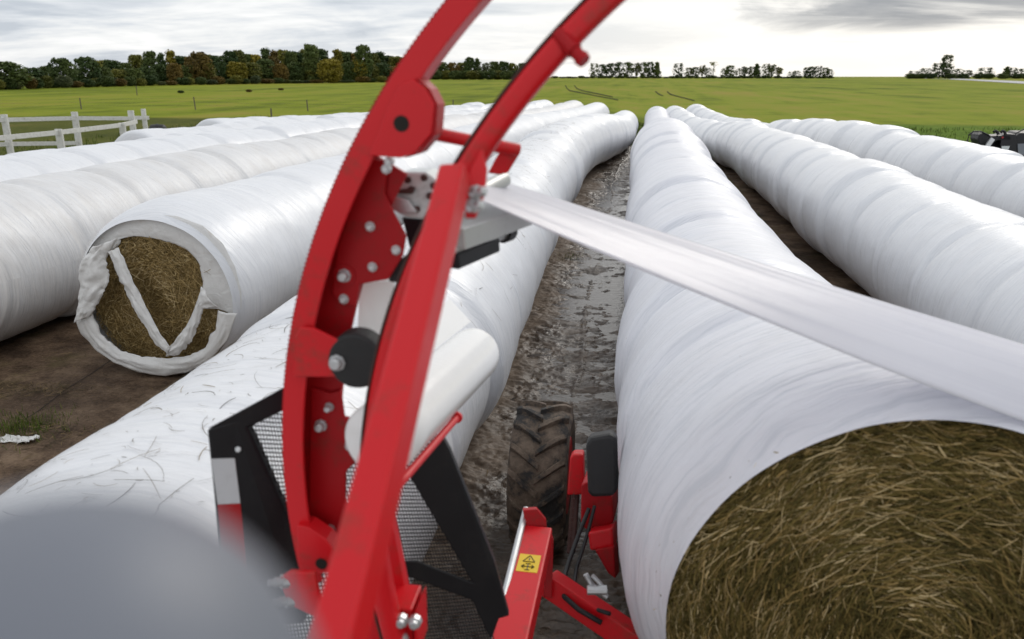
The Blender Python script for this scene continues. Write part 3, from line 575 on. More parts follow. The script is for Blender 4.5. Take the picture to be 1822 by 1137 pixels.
def ground_straw():
    g = np.random.default_rng(8); P = []
    for n, x0, x1, y0, y1 in ((1500, -6.4, -2.6, 4.2, 9.5), (1300, -1.7, -.2, 4.2, 16), (500, 1.6, 2.8, 8, 26)):
        x = x0 + (x1 - x0) * g.random(n); y = y0 + (y1 - y0) * g.random(n); k = fbm(x * 1.3, y * 1.3, 4, 1) + g.normal(0, .12, n) > 0.0; P.append(np.stack([x[k], y[k]], -1))
    c = onT(70, 697); P.append(g.normal(0, 1, (420, 2)) * (.26, .10) + c[:2]); c = onT(45, 775); P.append(g.normal(0, 1, (500, 2)) * (.28, .16) + c[:2])
    P = np.vstack(P); n = len(P); a = g.random(n) * 6.283; tg = np.stack([np.cos(a), np.sin(a), a * 0], -1); nr = np.tile([[0., 0., 1.]], (n, 1))
    lane = (P[:, 0] > -1.75) & (P[:, 0] < .4); z = T(P[:, 0], P[:, 1]) + np.where(lane, 0.058, 0.008)
    V, F, uv = straws(n, np.stack([P[:, 0], P[:, 1], z], -1), tg, nr, 0.02 + 0.12 * g.random(n) ** 2, 0.002 + 0.004 * g.random(n), g, 0.25, 0.08, 3)
    o = fast_mesh('ground_straw', V, F, M['straw'], uv); tag(o, 'dark bits of straw trodden into the brown ground', 'straw', kind='stuff')
    c = onT(36, 793); q = np.linspace(0, 1, 12); I, J = np.meshgrid(q, q, indexing='ij')
    V = np.stack([c[0] + (I - .5) * .30 + .03 * fbm(I * 4, J * 4, 3, 1), c[1] + (J - .5) * .10 + .05 * fbm(I * 3, J * 3, 3, 2), T(c[0], c[1]) + .03 + .05 * fbm(I * 5, J * 5, 3, 3)], -1)
    o = fast_mesh('film_scrap', V.reshape(-1, 3), gridfaces(12, 12), M['crumple'], smooth=True); md = o.modifiers.new('thick', 'SOLIDIFY'); md.thickness = .003
    tag(o, 'small crumpled scrap of white film lying by the grass tuft at the left edge', 'film scrap')
ground_straw()

def grass_tufts():
    g = np.random.default_rng(4); P = []
    def patch(n, x0, x1, y0, y1, f=lambda x, y: 0.5):
        x = x0 + (x1 - x0) * g.random(n); y = y0 + (y1 - y0) * g.random(n); k = (fbm(x * 0.5, y * 0.5, 4, 1) > -0.05) | (g.random(n) < 0.15); P.append(np.stack([x[k], y[k]], -1))
    patch(16000, 7.7, 30, 14, 60); patch(9000, -32, -14.5, 24, 66); patch(2200, 1.75, 2.75, 8, 22); patch(12000, 1.75, 2.8, 21, 50); patch(5000, -1, 6, 44, 64); patch(2500, -14, -1, 50, 64)
    c = onT(28, 770); q = g.normal(0, 1, (900, 2)) * (0.20, 0.16) + c[:2]; P.append(q)
    c = onT(960, 675); P.append(g.normal(0, 1, (60, 2)) * (0.03, 0.05) + c[:2])
    c = onT(1010, 468); P.append(g.normal(0, 1, (200, 2)) * (0.12, 0.2) + c[:2])
    P = np.vstack(P); n = len(P); sc = np.clip(np.hypot(P[:, 0], P[:, 1]) / 22, 0.35, 2.6); h = (0.05 + 0.10 * g.random(n)) * sc ** 0.7; w = 0.006 * sc
    a = g.random(n) * 6.283; ln = g.normal(0, 0.5, n) * h; z = T(P[:, 0], P[:, 1]) - 0.005
    V = np.zeros((n, 4, 3)); ca, sa = np.cos(a), np.sin(a)
    for k, (t, ww) in enumerate(((0, 1), (0, -1), (1, -0.25), (1, 0.25))):
        V[:, k, 0] = P[:, 0] + ca * w * ww * 1.5 - sa * ln * t; V[:, k, 1] = P[:, 1] + sa * w * ww * 1.5 + ca * ln * t; V[:, k, 2] = z + h * t
    u = np.repeat(np.clip(g.random(n) * 0.8 + 0.2 * (P[:, 0] < 5) * g.random(n), 0, 1), 4)
    o = fast_mesh('grass', V.reshape(-1, 3), np.arange(n * 4).reshape(-1, 4), M['blade'], np.stack([u, u * 0], -1)); tag(o, 'rough green grass growing round the bale rows', 'grass', kind='stuff')
grass_tufts()

# ------------------------------------------------------------------ bale wrapper
YA, YB = 1.75, 1.60
CA = (0.855, 1.885, 1.715); CB = (0.98, 1.88, 1.590)          # ring centre X, Z, outer radius
wr = empty('bale_wrapper', (-0.4, 2.6, 0.0), 'red bale wrapping machine with curved ring arms straddling the rows', 'bale wrapper')
def bolt(px, py, Y, r=0.011, h=0.012, mat=None, parent=None):
    p = onY(px, py, Y); m = MB().lathe(p, (0, -1, 0), [(-0.012, r * 1.35), (0.003, r * 1.35), (0.0032, r), (h, r), (h + 0.003, r * 0.75)], 8)
    return m.build('bolt', mat or M['steel'], parent or wr)
def plate(name, pts, Y, th, mat, parent=None, bevel=0.003):
    return MB().prism([onY(x, y, Y) for x, y in pts], (0, th, 0)).build(name, mat, parent or wr, bevel=bevel)
def ring_strip(m, c, r0, r1, ya, yb, a0, a1, n=90, teeth=0.0):
    th = np.radians(np.linspace(a0, a1, n)); vs = []
    for k, t in enumerate(th):
        ro = r1 + (teeth if (k // 2) % 2 else 0)
        for r, y in ((r0, ya), (ro, ya), (ro, yb), (r0, yb)): vs.append((c[0] + r * math.cos(t), y, c[1] + r * math.sin(t)))
    fs = [(3, 2, 1, 0), tuple(4 * (n - 1) + i for i in range(4))]
    for k in range(n - 1):
        for i in range(4): j = (i + 1) % 4; fs.append((4 * k + i, 4 * k + j, 4 * k + 4 + j, 4 * k + 4 + i))
    m.add(vs, fs); return m
def wrapper():
    R = CA[2]
    # outer ring arm: channel open to the inside, toothed round its outer edge
    m = MB(); ring_strip(m, CA, R - 0.058, R - 0.004, YA, YA + 0.012, 100, 190); ring_strip(m, CA, R - 0.016, R - 0.004, YA + 0.0125, YA + 0.10, 100, 190)
    ring = m.build('ring_arm', M['red'], wr, bevel=0.002)
    m = MB(); ring_strip(m, CA, R - 0.0035, R + 0.001, YA + 0.01, YA + 0.06, 100, 190, 900, 0.0022); m.build('ring_teeth', M['red_dirty'], ring)
    m = MB(); ring_strip(m, CA, R - 0.058, R - 0.046, YA + 0.0125, YA + 0.085, 100, 148.5); m.build('ring_inner_side', M['red'], ring)
    m = MB(); ring_strip(m, CA, R - 0.125, R - 0.0165, YA + 0.086, YA + 0.098, 150, 190); m.build('ring_web', M['red_dirty'], ring)
    # inner ring arm: rounded tube with its outer-side shade painted in as a dark strip
    Rb = CB[2]; m = MB(); n = 80; th = np.radians(np.linspace(95, 201, n)); vs = []; k = 14
    for t in th:
        for q in range(k):
            u = 2 * math.pi * q / k; sx = math.copysign(abs(math.cos(u)) ** 0.55, math.cos(u)); sy = math.copysign(abs(math.sin(u)) ** 0.55, math.sin(u))
            r = Rb - 0.033 + 0.025 * sx; vs.append((CB[0] + r * math.cos(t), YB + 0.032 + 0.030 * sy, CB[1] + r * math.sin(t)))
    fs = [(a * k + b, a * k + (b + 1) % k, a * k + k + (b + 1) % k, a * k + k + b) for a in range(n - 1) for b in range(k)]
    inner = m.add(vs, fs).build('ring_tube', M['red'], wr, smooth=True)
    m = MB(); ring_strip(m, CB, Rb - 0.0075, Rb - 0.003, YB + 0.010, YB + 0.054, 95, 201); m.build('ring_shade_strip', M['chain'], inner)
    p0, p1 = onY(1005, 72, YB + 0.01), onY(1036, 105, YB - 0.01)
    MB().lathe(p0, p1 - p0, [(-.02, .017), (.030, .017), (.031, .013), (.048, .013), (.049, .016), (.060, .014)], 12).build('stub_pin', M['red_dirty'], inner, smooth=False)
    # straight square post coming down toward the viewer
    pa, pb = at(811, 306, 1.50), at(590, 1190, 1.04)
    side = RGT - 0.30 * FWD
    post = MB().beam(pa, pb, 0.051, 0.050, side, 0.061, 0.062).build('post', M['red'], wr, bevel=0.006)
    # gusset at the joint of tube and post
    g = MB().prism([at(x, y, 1.52) for x, y in ((838, 300), (858, 264), (867, 300), (863, 345), (846, 388), (828, 388), (826, 345))], FWD * 0.012).build('gusset', M['red'], wr, bevel=0.003)
    for q in ((849, 342), (843, 366)): p = at(*q, 1.515); MB().lathe(p, -FWD * 0.6 + RGT * 0.8, [(-.01, .014), (.003, .014), (.0032, .010), (.017, .010), (.020, .007)], 8).build('bolt', M['steel'], g)
    # box plate with the bore on the outer arm
    bx = plate('arm_plate', [(735, 140), (757, 158), (773, 186), (768, 238), (737, 274), (712, 281), (655, 277), (672, 240), (690, 190), (712, 150)], YA - 0.014, 0.012, M['red'])
    plate('arm_plate_side', [(745, 139), (765, 158), (779, 186), (775, 240), (746, 274), (722, 281), (716, 281), (740, 272), (769, 238), (774, 186), (758, 157), (738, 140)], YA - 0.008, 0.07, M['red_dirty'], bx)
    p = onY(714, 220, YA - 0.0145); MB().lathe(p, (0, -1, 0), [(-.002, .0175), (.001, .0175)], 24).build('bore', M['hole'], bx)
    for q in ((692, 287), (687, 301)): bolt(*q, YA + 0.01, 0.008, 0.006, M['steel'])
    # upper web plate carrying the gearbox side
    up = plate('web_plate', [(655, 283), (690, 285), (684, 345), (703, 385), (722, 420), (716, 455), (690, 498), (640, 506), (632, 545), (603, 540), (590, 520), (600, 440), (630, 350)], YA + 0.070, 0.012, M['red_dirty'])
    for q, r in (((659, 403), .009), ((705, 445), .009), ((663, 475), .009), ((612, 532), .0095)): bolt(*q, YA + 0.069, r, 0.009, None, up)
    bolt(613, 490, YA + 0.066, 0.0125, 0.020, None, up)
    p = onY(613, 490, YA + 0.069); MB().lathe(p, (0, -1, 0), [(-.004, .028), (.003, .028)], 24).build('boss', M['red_dirty'], up)
    # lower web plate
    lo = plate('web_plate', [(553, 690), (585, 700), (606, 695), (612, 742), (650, 752), (655, 800), (615, 840), (612, 960), (585, 975), (548, 960)], YA + 0.072, 0.012, M['red_dirty'])
    for q, r in (((586, 724), .009), ((571, 757), .0125), ((625, 790), .0125), ((587, 943), .0115)): bolt(*q, YA + 0.068, r, 0.018, None, lo)
    # tapered foot of the arm with its bore, then the cross box it is bolted to
    ft = plate('arm_foot', [(528, 935), (548, 938), (580, 960), (592, 975), (590, 1018), (545, 1026), (530, 1000)], YA - 0.02, 0.055, M['red'])
    p = onY(572, 1003, YA - 0.021); MB().lathe(p, (0, -1, 0), [(-.002, .016), (.002, .016)], 20).build('bore', M['hole'], ft)
    plate('arm_foot', [(660, 935), (688, 920), (698, 935), (722, 1055), (650, 1060)], YA + 0.0, 0.04, M['red'])
    cb = MB().prism([onY(x, y, YA - 0.09) for x, y in ((585, 1072), (733, 1085), (736, 1165), (575, 1165))], (0, 0.10, 0.004)).build('cross_box', M['red'], wr, bevel=0.005)
    MB().prism([onY(x, y, YA - 0.10) for x, y in ((736, 1092), (741, 1084), (744, 1165), (737, 1165))], (0, 0.10, 0)).build('end_plate', M['red'], cb, bevel=0.002)
    for q in ((714, 1106), (738, 1108), (714, 1140)): bolt(*q, YA - 0.125, 0.0125, 0.012, None, cb)
    # lug plate with two bolts at the left
    lg = plate('lug_plate', [(497, 1030), (515, 1018), (560, 1020), (570, 1075), (560, 1098), (520, 1078), (508, 1060)], YA - 0.125, 0.015, M['red'])
    for q in ((504, 1034), (513, 1068)):
        p = onY(*q, YA - 0.12); MB().lathe(p, (-0.75, -0.6, 0.25), [(-.02, .018), (.004, .018), (.0042, .0125), (.020, .0125), (.0202, .009), (.036, .009)], 10).build('bolt', M['steel'], lg)
    # roller on its triangular bracket
    br = plate('roller_bracket', [(524, 600), (534, 583), (558, 584), (622, 616), (634, 632), (635, 655), (622, 669), (598, 671), (519, 671)], YA - 0.020, 0.010, M['red'])
    bolt(600, 645, YA - 0.021, 0.0155, 0.018, None, br)
    p = onY(640, 634, YA + 0.02) ; MB().lathe(p - np.array([0, .03, 0]), (0, 1, 0), [(-.012, .010), (-.011, .064), (-.004, .070), (.050, .070), (.056, .064), (.057, .010)], 40).build('roller', M['rubber'], wr, smooth=False, bevel=0.002)
    # cross bar between the arms and its lever plate
    pa, pb = onY(762, 236, YA + 0.10), onY(922, 267, YA + 0.22)
    MB().lathe(pa, pb - pa, [(0, .0155), (float(np.linalg.norm(pb - pa)), .0155)], 20).build('cross_bar', M['red'], wr, smooth=False)
    plate('lever_plate', [(897, 257), (912, 254), (923, 260), (925, 272), (903, 308), (888, 311), (868, 308), (880, 285)], YA + 0.222, 0.014, M['red'])
    # film pre-stretch unit: cast gearbox, aluminium roller housing, rollers
    gb = empty('x', (0, 0, 0), None, None); bpy.data.objects.remove(gb)
    D = YA + 0.16
    hs = plate('gearbox', [(703, 318), (716, 306), (757, 306), (775, 318), (784, 345), (770, 392), (720, 386), (694, 372), (686, 352), (692, 345), (704, 345)], D, 0.10, M['galv'], bevel=0.006)
    plate('gearbox_lever', [(692, 338), (724, 336), (728, 331), (738, 335), (732, 346), (694, 344)], D - 0.016, 0.014, M['chain'], hs)
    plate('gearbox_tooth', [(688, 352), (700, 348), (726, 356), (742, 378), (712, 381), (695, 372)], D - 0.022, 0.020, M['steel'], hs)
    for q in ((755, 316), (772, 330), (765, 348), (742, 372), (726, 320)):
        p = onY(*q, D - 0.001); MB().lathe(p, (0, -1, 0), [(-.002, .0085), (.006, .0085), (.007, .005)], 10).build('bolt', M['chain'], hs)
    pa, pb = at(790, 420, 2.02), at(912, 378, 2.22)
    hz = MB().beam(pa, pb, 0.056, 0.14, (0, 0, 1)).build('roller_housing', M['alu'], wr, bevel=0.004)
    pa2, pb2 = at(790, 446, 2.0), at(897, 410, 2.2)
    MB().lathe(pa2, pb2 - pa2, [(0, .024), (float(np.linalg.norm(pb2 - pa2)), .024)], 24).build('stretch_roller', M['alu'], hz, smooth=True)
    MB().lathe(pb2, pb2 - pa2, [(-.012, .0335), (.018, .0335), (.022, .028)], 24).build('roller_end_cap', M['rubber'], hz)
    pa3, pb3 = at(790, 462, 2.03), at(866, 431, 2.18); MB().beam(pa3, pb3, 0.044, 0.09, (0, 0, 1)).build('drive_box', M['black'], hz, bevel=0.006)
    pa4, pb4 = at(800, 372, 2.08), at(898, 318, 2.22); MB().lathe(pa4, pb4 - pa4, [(0, .022), (float(np.linalg.norm(pb4 - pa4)), .022)], 24).build('stretch_roller', M['alu'], hz, smooth=True)
    plate('drive_plate', [(690, 500), (706, 466), (720, 455), (730, 470), (720, 500), (700, 503)], YA + 0.10, 0.03, M['rubber'])
    plate('dark_cover', [(715, 387), (768, 392), (762, 430), (728, 440)], YA + 0.24, 0.05, M['black'])
    # roll carrier arm under the film roll
    pa, pb = at(690, 885, 1.86), at(812, 744, 2.40)
    MB().lathe(pa, pb - pa, [(0, .011), (float(np.linalg.norm(pb - pa)), .011), (float(np.linalg.norm(pb - pa)) + .001, .017), (float(np.linalg.norm(pb - pa)) + .012, .017)], 16).build('roll_carrier', M['red'], wr)
    # ----- black guard with its mesh
    G = 2.0
    def gp(x, y): t = (y - 700) / 400.0; u = (x - 370) / 500.0; return at(x, y, 2.12 + 0.28 * u + 0.16 * t)
    gf = MB().prism([gp(*q) for q in ((368, 764), (420, 748), (436, 752), (452, 785), (505, 905), (535, 960), (540, 1110), (500, 1110), (440, 1030), (392, 1000))], FWD * 0.05).build('guard_frame', M['black'], wr, bevel=0.006)
    MB().prism([gp(*q) for q in ((368, 763), (503, 690), (520, 690), (520, 722), (438, 762), (420, 752))], FWD * 0.05 + np.array([0, 0, .0])).build('guard_rail', M['black'], gf, bevel=0.004)
    MB().prism([gp(*q) for q in ((725, 842), (788, 778), (800, 800), (880, 1000), (906, 1096), (878, 1104), (842, 1040))], FWD * 0.05).build('guard_rail', M['black'], gf, bevel=0.004)
    MB().prism([gp(*q) for q in ((712, 998), (742, 998), (850, 1040), (888, 1100), (874, 1140), (840, 1068), (716, 1022))], FWD * 0.03 - np.array([0, .012, 0])).build('guard_rail', M['black'], gf, bevel=0.004)
    MB().prism([gp(*q) for q in ((376, 816), (418, 815), (428, 895), (388, 897))], -FWD * 0.003).build('reflector', M['tape_w'], gf)
    MB().prism([gp(*q) for q in ((388, 897.5), (428, 895.5), (441, 1010), (400, 1012))], -FWD * 0.003).build('reflector', M['tape_r'], gf)['label'] = 'red part of the reflector strip'
    p = gp(425, 799) - FWD * 0.002; MB().lathe(p, -FWD, [(0, .008), (.006, .008), (.007, .005)], 10).build('bolt', M['steel'], gf)
    tl, tr, br_, bl = [gp(*q) + FWD * 0.03 for q in ((432, 735), (770, 760), (880, 1150), (520, 1190))]
    mb = MB(); nu, nv = 66, 62
    bil = lambda u, v: tl * (1 - u) * (1 - v) + tr * u * (1 - v) + br_ * u * v + bl * (1 - u) * v
    for i in range(nv + 1): mb.beam(bil(0, i / nv), bil(1, i / nv), 0.0034, 0.002)
    for i in range(nu + 1): mb.beam(bil(i / nu, 0) + FWD * .0022, bil(i / nu, 1) + FWD * .0022, 0.0024, 0.002, RGT)
    mb.build('guard_mesh', M['black'], gf)
    # chrome rod and red beam at the lower middle with the warning label
    def rod(name, a, b, r, mat, par=wr, n=16):
        L = float(np.linalg.norm(b - a)); return MB().lathe(a, b - a, [(0, r), (L, r)], n).build(name, mat, par, smooth=False)
    rod('hydraulic_rod', at(936, 906, 3.55), at(872, 1165, 2.75), .0145, M['steel'])
    p0, p1 = at(957, 955, 3.47), at(903, 1175, 2.76); bm = MB().beam(p0, p1, 0.125, 0.11, RGT).build('lift_beam', M['red'], wr, bevel=0.008)
    MB().prism([at(x, y, 3.46) for x, y in ((930, 908), (955, 906), (972, 926), (974, 952), (956, 950), (940, 952))], FWD * 0.05).build('beam_lug', M['red_dirty'], bm, bevel=0.004)
    dv = (p1 - p0) / np.linalg.norm(p1 - p0); av = RGT - dv * RGT.dot(dv); av /= np.linalg.norm(av); cv = np.cross(dv, av); cv = cv if cv.dot(FWD) < 0 else -cv
    tc_ = p0 + (p1 - p0) * 0.36 + cv * 0.0565; lab = [tc_ + av * i * .043 - dv * j * .058 for i, j in ((-1, 1), (1, 1), (1, -1), (-1, -1))]
    lb = MB().prism(lab, -cv * 0.003).build('warning_sticker', M['yellow'], bm)
    a, b_, c, d = lab; LQ = lambda u, v: (a * (1 - u) + b_ * u) * (1 - v) + (d * (1 - u) + c * u) * v + cv * 0.0008
    mk = MB()
    def seg(u0, v0, u1, v1, w=.0045): mk.beam(LQ(u0, v0), LQ(u1, v1), w, 0.001, np.cross(FWD, LQ(u1, v1) - LQ(u0, v0)))
    for s_ in ((.22, .44, .50, .08), (.50, .08, .78, .44), (.78, .44, .22, .44), (.5, .20, .5, .34), (.2, .72, .8, .72), (.2, .72, .33, .62), (.2, .72, .33, .82), (.8, .72, .67, .62), (.8, .72, .67, .82), (.5, .56, .5, .90), (.38, .56, .62, .56), (.38, .90, .62, .90)): seg(*s_)
    mk.build('warning_symbol', M['ink'], lb)
    # second beam toward the bale table, shackle, brackets and bumper beside the tyre
    MB().beam(at(975, 1035, 3.5), at(1190, 1180, 3.25), 0.10, 0.10, UPV).build('table_beam', M['red'], wr, bevel=0.008)
    MB().prism([at(x, y, 3.42) for x, y in ((978, 952), (985, 960), (982, 1065), (968, 1062), (972, 1000))], FWD * 0.06).build('beam_plate', M['red_dirty'], wr, bevel=0.003)
    sh = MB(); sh.tube([at(x, y, 3.28) for x, y in ((1042, 1022), (1052, 1040), (1066, 1052), (1080, 1062))], .012, 8); sh.tube([at(x, y, 3.27) for x, y in ((1054, 1024), (1066, 1036), (1078, 1052))], .009, 8); sh.lathe(at(1062, 1050, 3.26), RGT, [(-.04, .02), (.04, .02)], 10)
    sh.build('shackle', M['steel'], wr)
    MB().tube([at(x, y, dd_) for x, y, dd_ in ((1048, 905, 3.86), (1030, 950, 3.8), (1012, 1000, 3.7), (1000, 1040, 3.55), (1004, 1062, 3.4), (1030, 1085, 3.35), (1070, 1108, 3.3))], .011, 8).build('hydraulic_hose', M['rubber'], wr, smooth=True)
    MB().tube([at(x, y, dd_) for x, y, dd_ in ((1058, 900, 3.86), (1044, 955, 3.8), (1026, 1010, 3.7), (1020, 1050, 3.5), (1040, 1078, 3.4), (1085, 1092, 3.3))], .009, 8).build('hydraulic_hose', M['rubber'], wr, smooth=True)
    MB().prism([at(x, y, 3.9) for x, y in ((1034, 862), (1045, 858), (1090, 885), (1092, 930), (1052, 950), (1033, 935))], np.array([.02, .25, -.03])).build('table_bracket', M['red_dirty'], wr, bevel=0.01)
    MB().prism([at(x, y, 3.75) for x, y in ((1046, 948), (1090, 940), (1092, 978), (1050, 980))], np.array([.02, .25, -.10])).build('table_bracket', M['red'], wr, bevel=0.01)
    MB().prism([at(x, y, 3.72) for x, y in ((1058, 978), (1092, 972), (1095, 1030), (1082, 1020))], np.array([.02, .2, -.1])).build('table_bracket', M['red_dirty'], wr, bevel=0.006)
    MB().prism([at(x, y, 4.25) for x, y in ((1014, 815), (1020, 808), (1038, 808), (1040, 880), (1009, 882))], np.array([0, .10, -.02])).build('hub_plate', M['red'], wr, bevel=0.01)
    MB().prism([at(x, y, 3.7) for x, y in ((1042, 790), (1050, 778), (1085, 772), (1098, 778), (1100, 870), (1092, 884), (1052, 886), (1046, 876))], np.array([.0, .12, -.03])).build('bumper_roller', M['rubber'], wr, bevel=0.02)
    MB().beam(at(1024, 878, 4.35), at(1016, 985, 4.3), 0.045, 0.045).build('axle_arm', M['chain'], wr, bevel=0.008)
    # ----- lugged tyre
    cx, cy_, rt, w = -.475, 4.56, .43, .335
    prof = [(-w / 2 + .01, .24), (-w / 2, .30), (-w / 2 - .012, .36), (-w / 2 + .004, .405), (-w / 2 + .05, rt), (0, rt + .008), (w / 2 - .05, rt), (w / 2 - .004, .405), (w / 2 + .012, .36), (w / 2, .30), (w / 2 - .01, .24)]
    tz = .475
    ty = MB().lathe((cx, cy_, tz), (1, 0, 0), prof, 64).build('tyre', M['tyre'], wr, smooth=True)
    lg = MB()
    for k in range(34):
        s_ = 1 if k % 2 else -1; a0 = k * 2 * math.pi / 34
        sec = []
        for t in np.linspace(0, 1, 6):
            x = s_ * (-.012 + t * (w / 2 + .012)); a = a0 - 0.30 * t; R_ = rt + .004 - (.03 * max(0, t - .75) * 4 * .8); hh = .030
            da = .052 + .012 * t
            sec.append([(cx + x, cy_ + rr * math.cos(aa), tz + rr * math.sin(aa)) for rr, aa in ((R_ - .01, a - da), (R_ - .01, a + da), (R_ + hh, a + da * .65), (R_ + hh, a - da * .65))])
        vs = [p for q_ in sec for p in q_]; fs = [(3, 2, 1, 0), tuple(20 + i for i in range(4))]
        for q_ in range(5):
            for i in range(4): j = (i + 1) % 4; fs.append((4 * q_ + i, 4 * q_ + j, 4 * q_ + 4 + j, 4 * q_ + 4 + i))
        lg.add(vs, fs)
    lg.build('tread', M['tyre'], ty, bevel=0.004)
    MB().lathe((cx - .10, cy_, tz), (1, 0, 0), [(0, .24), (.01, .245), (.02, .15), (.24, .15), (.26, .245), (.27, .24)], 32).build('rim', M['red_dirty'], ty)
    # chain of small links hanging by the axle
    ch = MB()
    for k in range(12):
        c = at(1021 - k * 0.6, 882 + k * 8.5, 4.0); ch.beam(c - UPV * .01, c + UPV * .01, .012 if k % 2 else .006, .008, RGT)
    ch.build('chain', M['chain'], wr)
wrapper()
# film roll on its carrier
def film_roll():
    a, b = at(674, 784, 2.00), at(848, 625, 2.86); d = b - a; L = float(np.linalg.norm(d)); R = 0.095
    root = empty('film_roll', a, 'fat white roll of stretch film behind the red post', 'film roll')
    MB().lathe(a, d, [(0, .03), (.001, R - .006), (.006, R)] + [(L * k / 8, R) for k in range(1, 8)] + [(L - .05, R), (L - .03, R - .003), (L - .012, R - .010), (L, R - .024), (L + .001, .035)], 64).build('film', M['roll'], root, smooth=True)
    MB().lathe(a - d / L * .03, d, [(0, .036), (L + .05, .036)], 24).build('core', M['rubber'], root)
    # film leaving the roll up to the stretch rollers
    p = [at(640, 505, 2.04), at(702, 497, 2.10), at(690, 640, 2.10), at(636, 600, 2.04)]
    V = []; n = 16
    for i in range(n):
        for j in range(n):
            u, v = i / (n - 1), j / (n - 1); V.append((p[0] * (1 - u) + p[1] * u) * (1 - v) + (p[3] * (1 - u) + p[2] * u) * v)
    p = [at(772, 556, 2.75), at(800, 532, 2.95), at(838, 572, 2.92), at(760, 632, 2.45)]; V2 = []
    for i in range(n):
        for j in range(n):
            u, v = i / (n - 1), j / (n - 1); V2.append((p[0] * (1 - u) + p[1] * u) * (1 - v) + (p[3] * (1 - u) + p[2] * u) * v)
    fast_mesh('film_web', V2, gridfaces(n, n), M['roll'], [(i / n, j / n) for i in range(n) for j in range(n)], root, smooth=True)
    fast_mesh('film_web', V, gridfaces(n, n), M['roll'], [(i / n, j / n) for i in range(n) for j in range(n)], root, smooth=True)
film_roll()
def film_strip():
    # from the stretch rollers across to the top of the open bale; two edges in space
    A0, A1 = at(838, 350, 2.02), at(846, 308, 2.3)
    B0, B1 = onY(1850, 760, 2.26), onY(1990, 664, 2.72)
    n, m = 70, 26; u = np.linspace(0, 1, n)[:, None, None]; v = np.linspace(0, 1, m)[None, :, None]
    E0 = A0 * (1 - u) + B0 * u; E1 = A1 * (1 - u) + B1 * u; V = E0 * (1 - v) + E1 * v
    V = V + np.array([0, 0, 1.0]) * (-0.015 * np.sin(np.pi * u) * (1 - 0.6 * v) + 0.012 * np.sin(np.pi * v) * (1 - u) + 0.045 * np.sin(np.pi * v) * u ** 2)
    # carried on down the far side of the bale
    ex = []
    for k in range(1, 17):
        q = k / 16; t0, t1 = math.radians(70 - 100 * q), math.radians(46 - 76 * q); r0, r1 = .787 + .013 * q, 1.10 - .16 * sstep(0, .6, q)
        e0 = np.array([.92 + r0 * math.cos(t0), 2.26, 1.20 + r0 * math.sin(t0)]); e1 = np.array([.90 + r1 * math.cos(t1), 2.72, 1.15 + r1 * math.sin(t1)])
        ex.append(e0 * (1 - v[0]) + e1 * v[0])
    V = np.concatenate([V, np.array(ex)], 0); n = len(V)
    I, J = np.meshgrid(np.arange(n) / 70.0, np.arange(m) / m, indexing='ij')
    V[..., 2] += 0.004 * fbm(I * 3, J * 16, 3, 2) * np.clip(I * 8, 0, 1)
    o = fast_mesh('stretch_film', V.reshape(-1, 3), gridfaces(n, m)[:, ::-1], M['strip'], np.stack([I, J], -1).reshape(-1, 2), smooth=True)
    md = o.modifiers.new('thick', 'SOLIDIFY'); md.thickness = 0.0015
    tag(o, 'taut band of white stretch film running from the wrapper to the open bale', 'stretch film')
film_strip()
def near_cover():
    c = at(60, 1345, .165); R = 0.0545
    o = MB().lathe(c - UPV * .10, UPV * 1.0 + RGT * .05, [(0, R * .9), (.03, R * 1.02), (.06, R * 1.08), (.10, R)] + [(.10 + R * math.sin(t), R * math.cos(t)) for t in np.linspace(.1, 1.5, 12)], 48).build('machine_cover', M['grey'], None, smooth=True)
    tag(o, 'rounded grey plastic cover, far out of focus at lower left corner', 'machine cover')
near_cover()

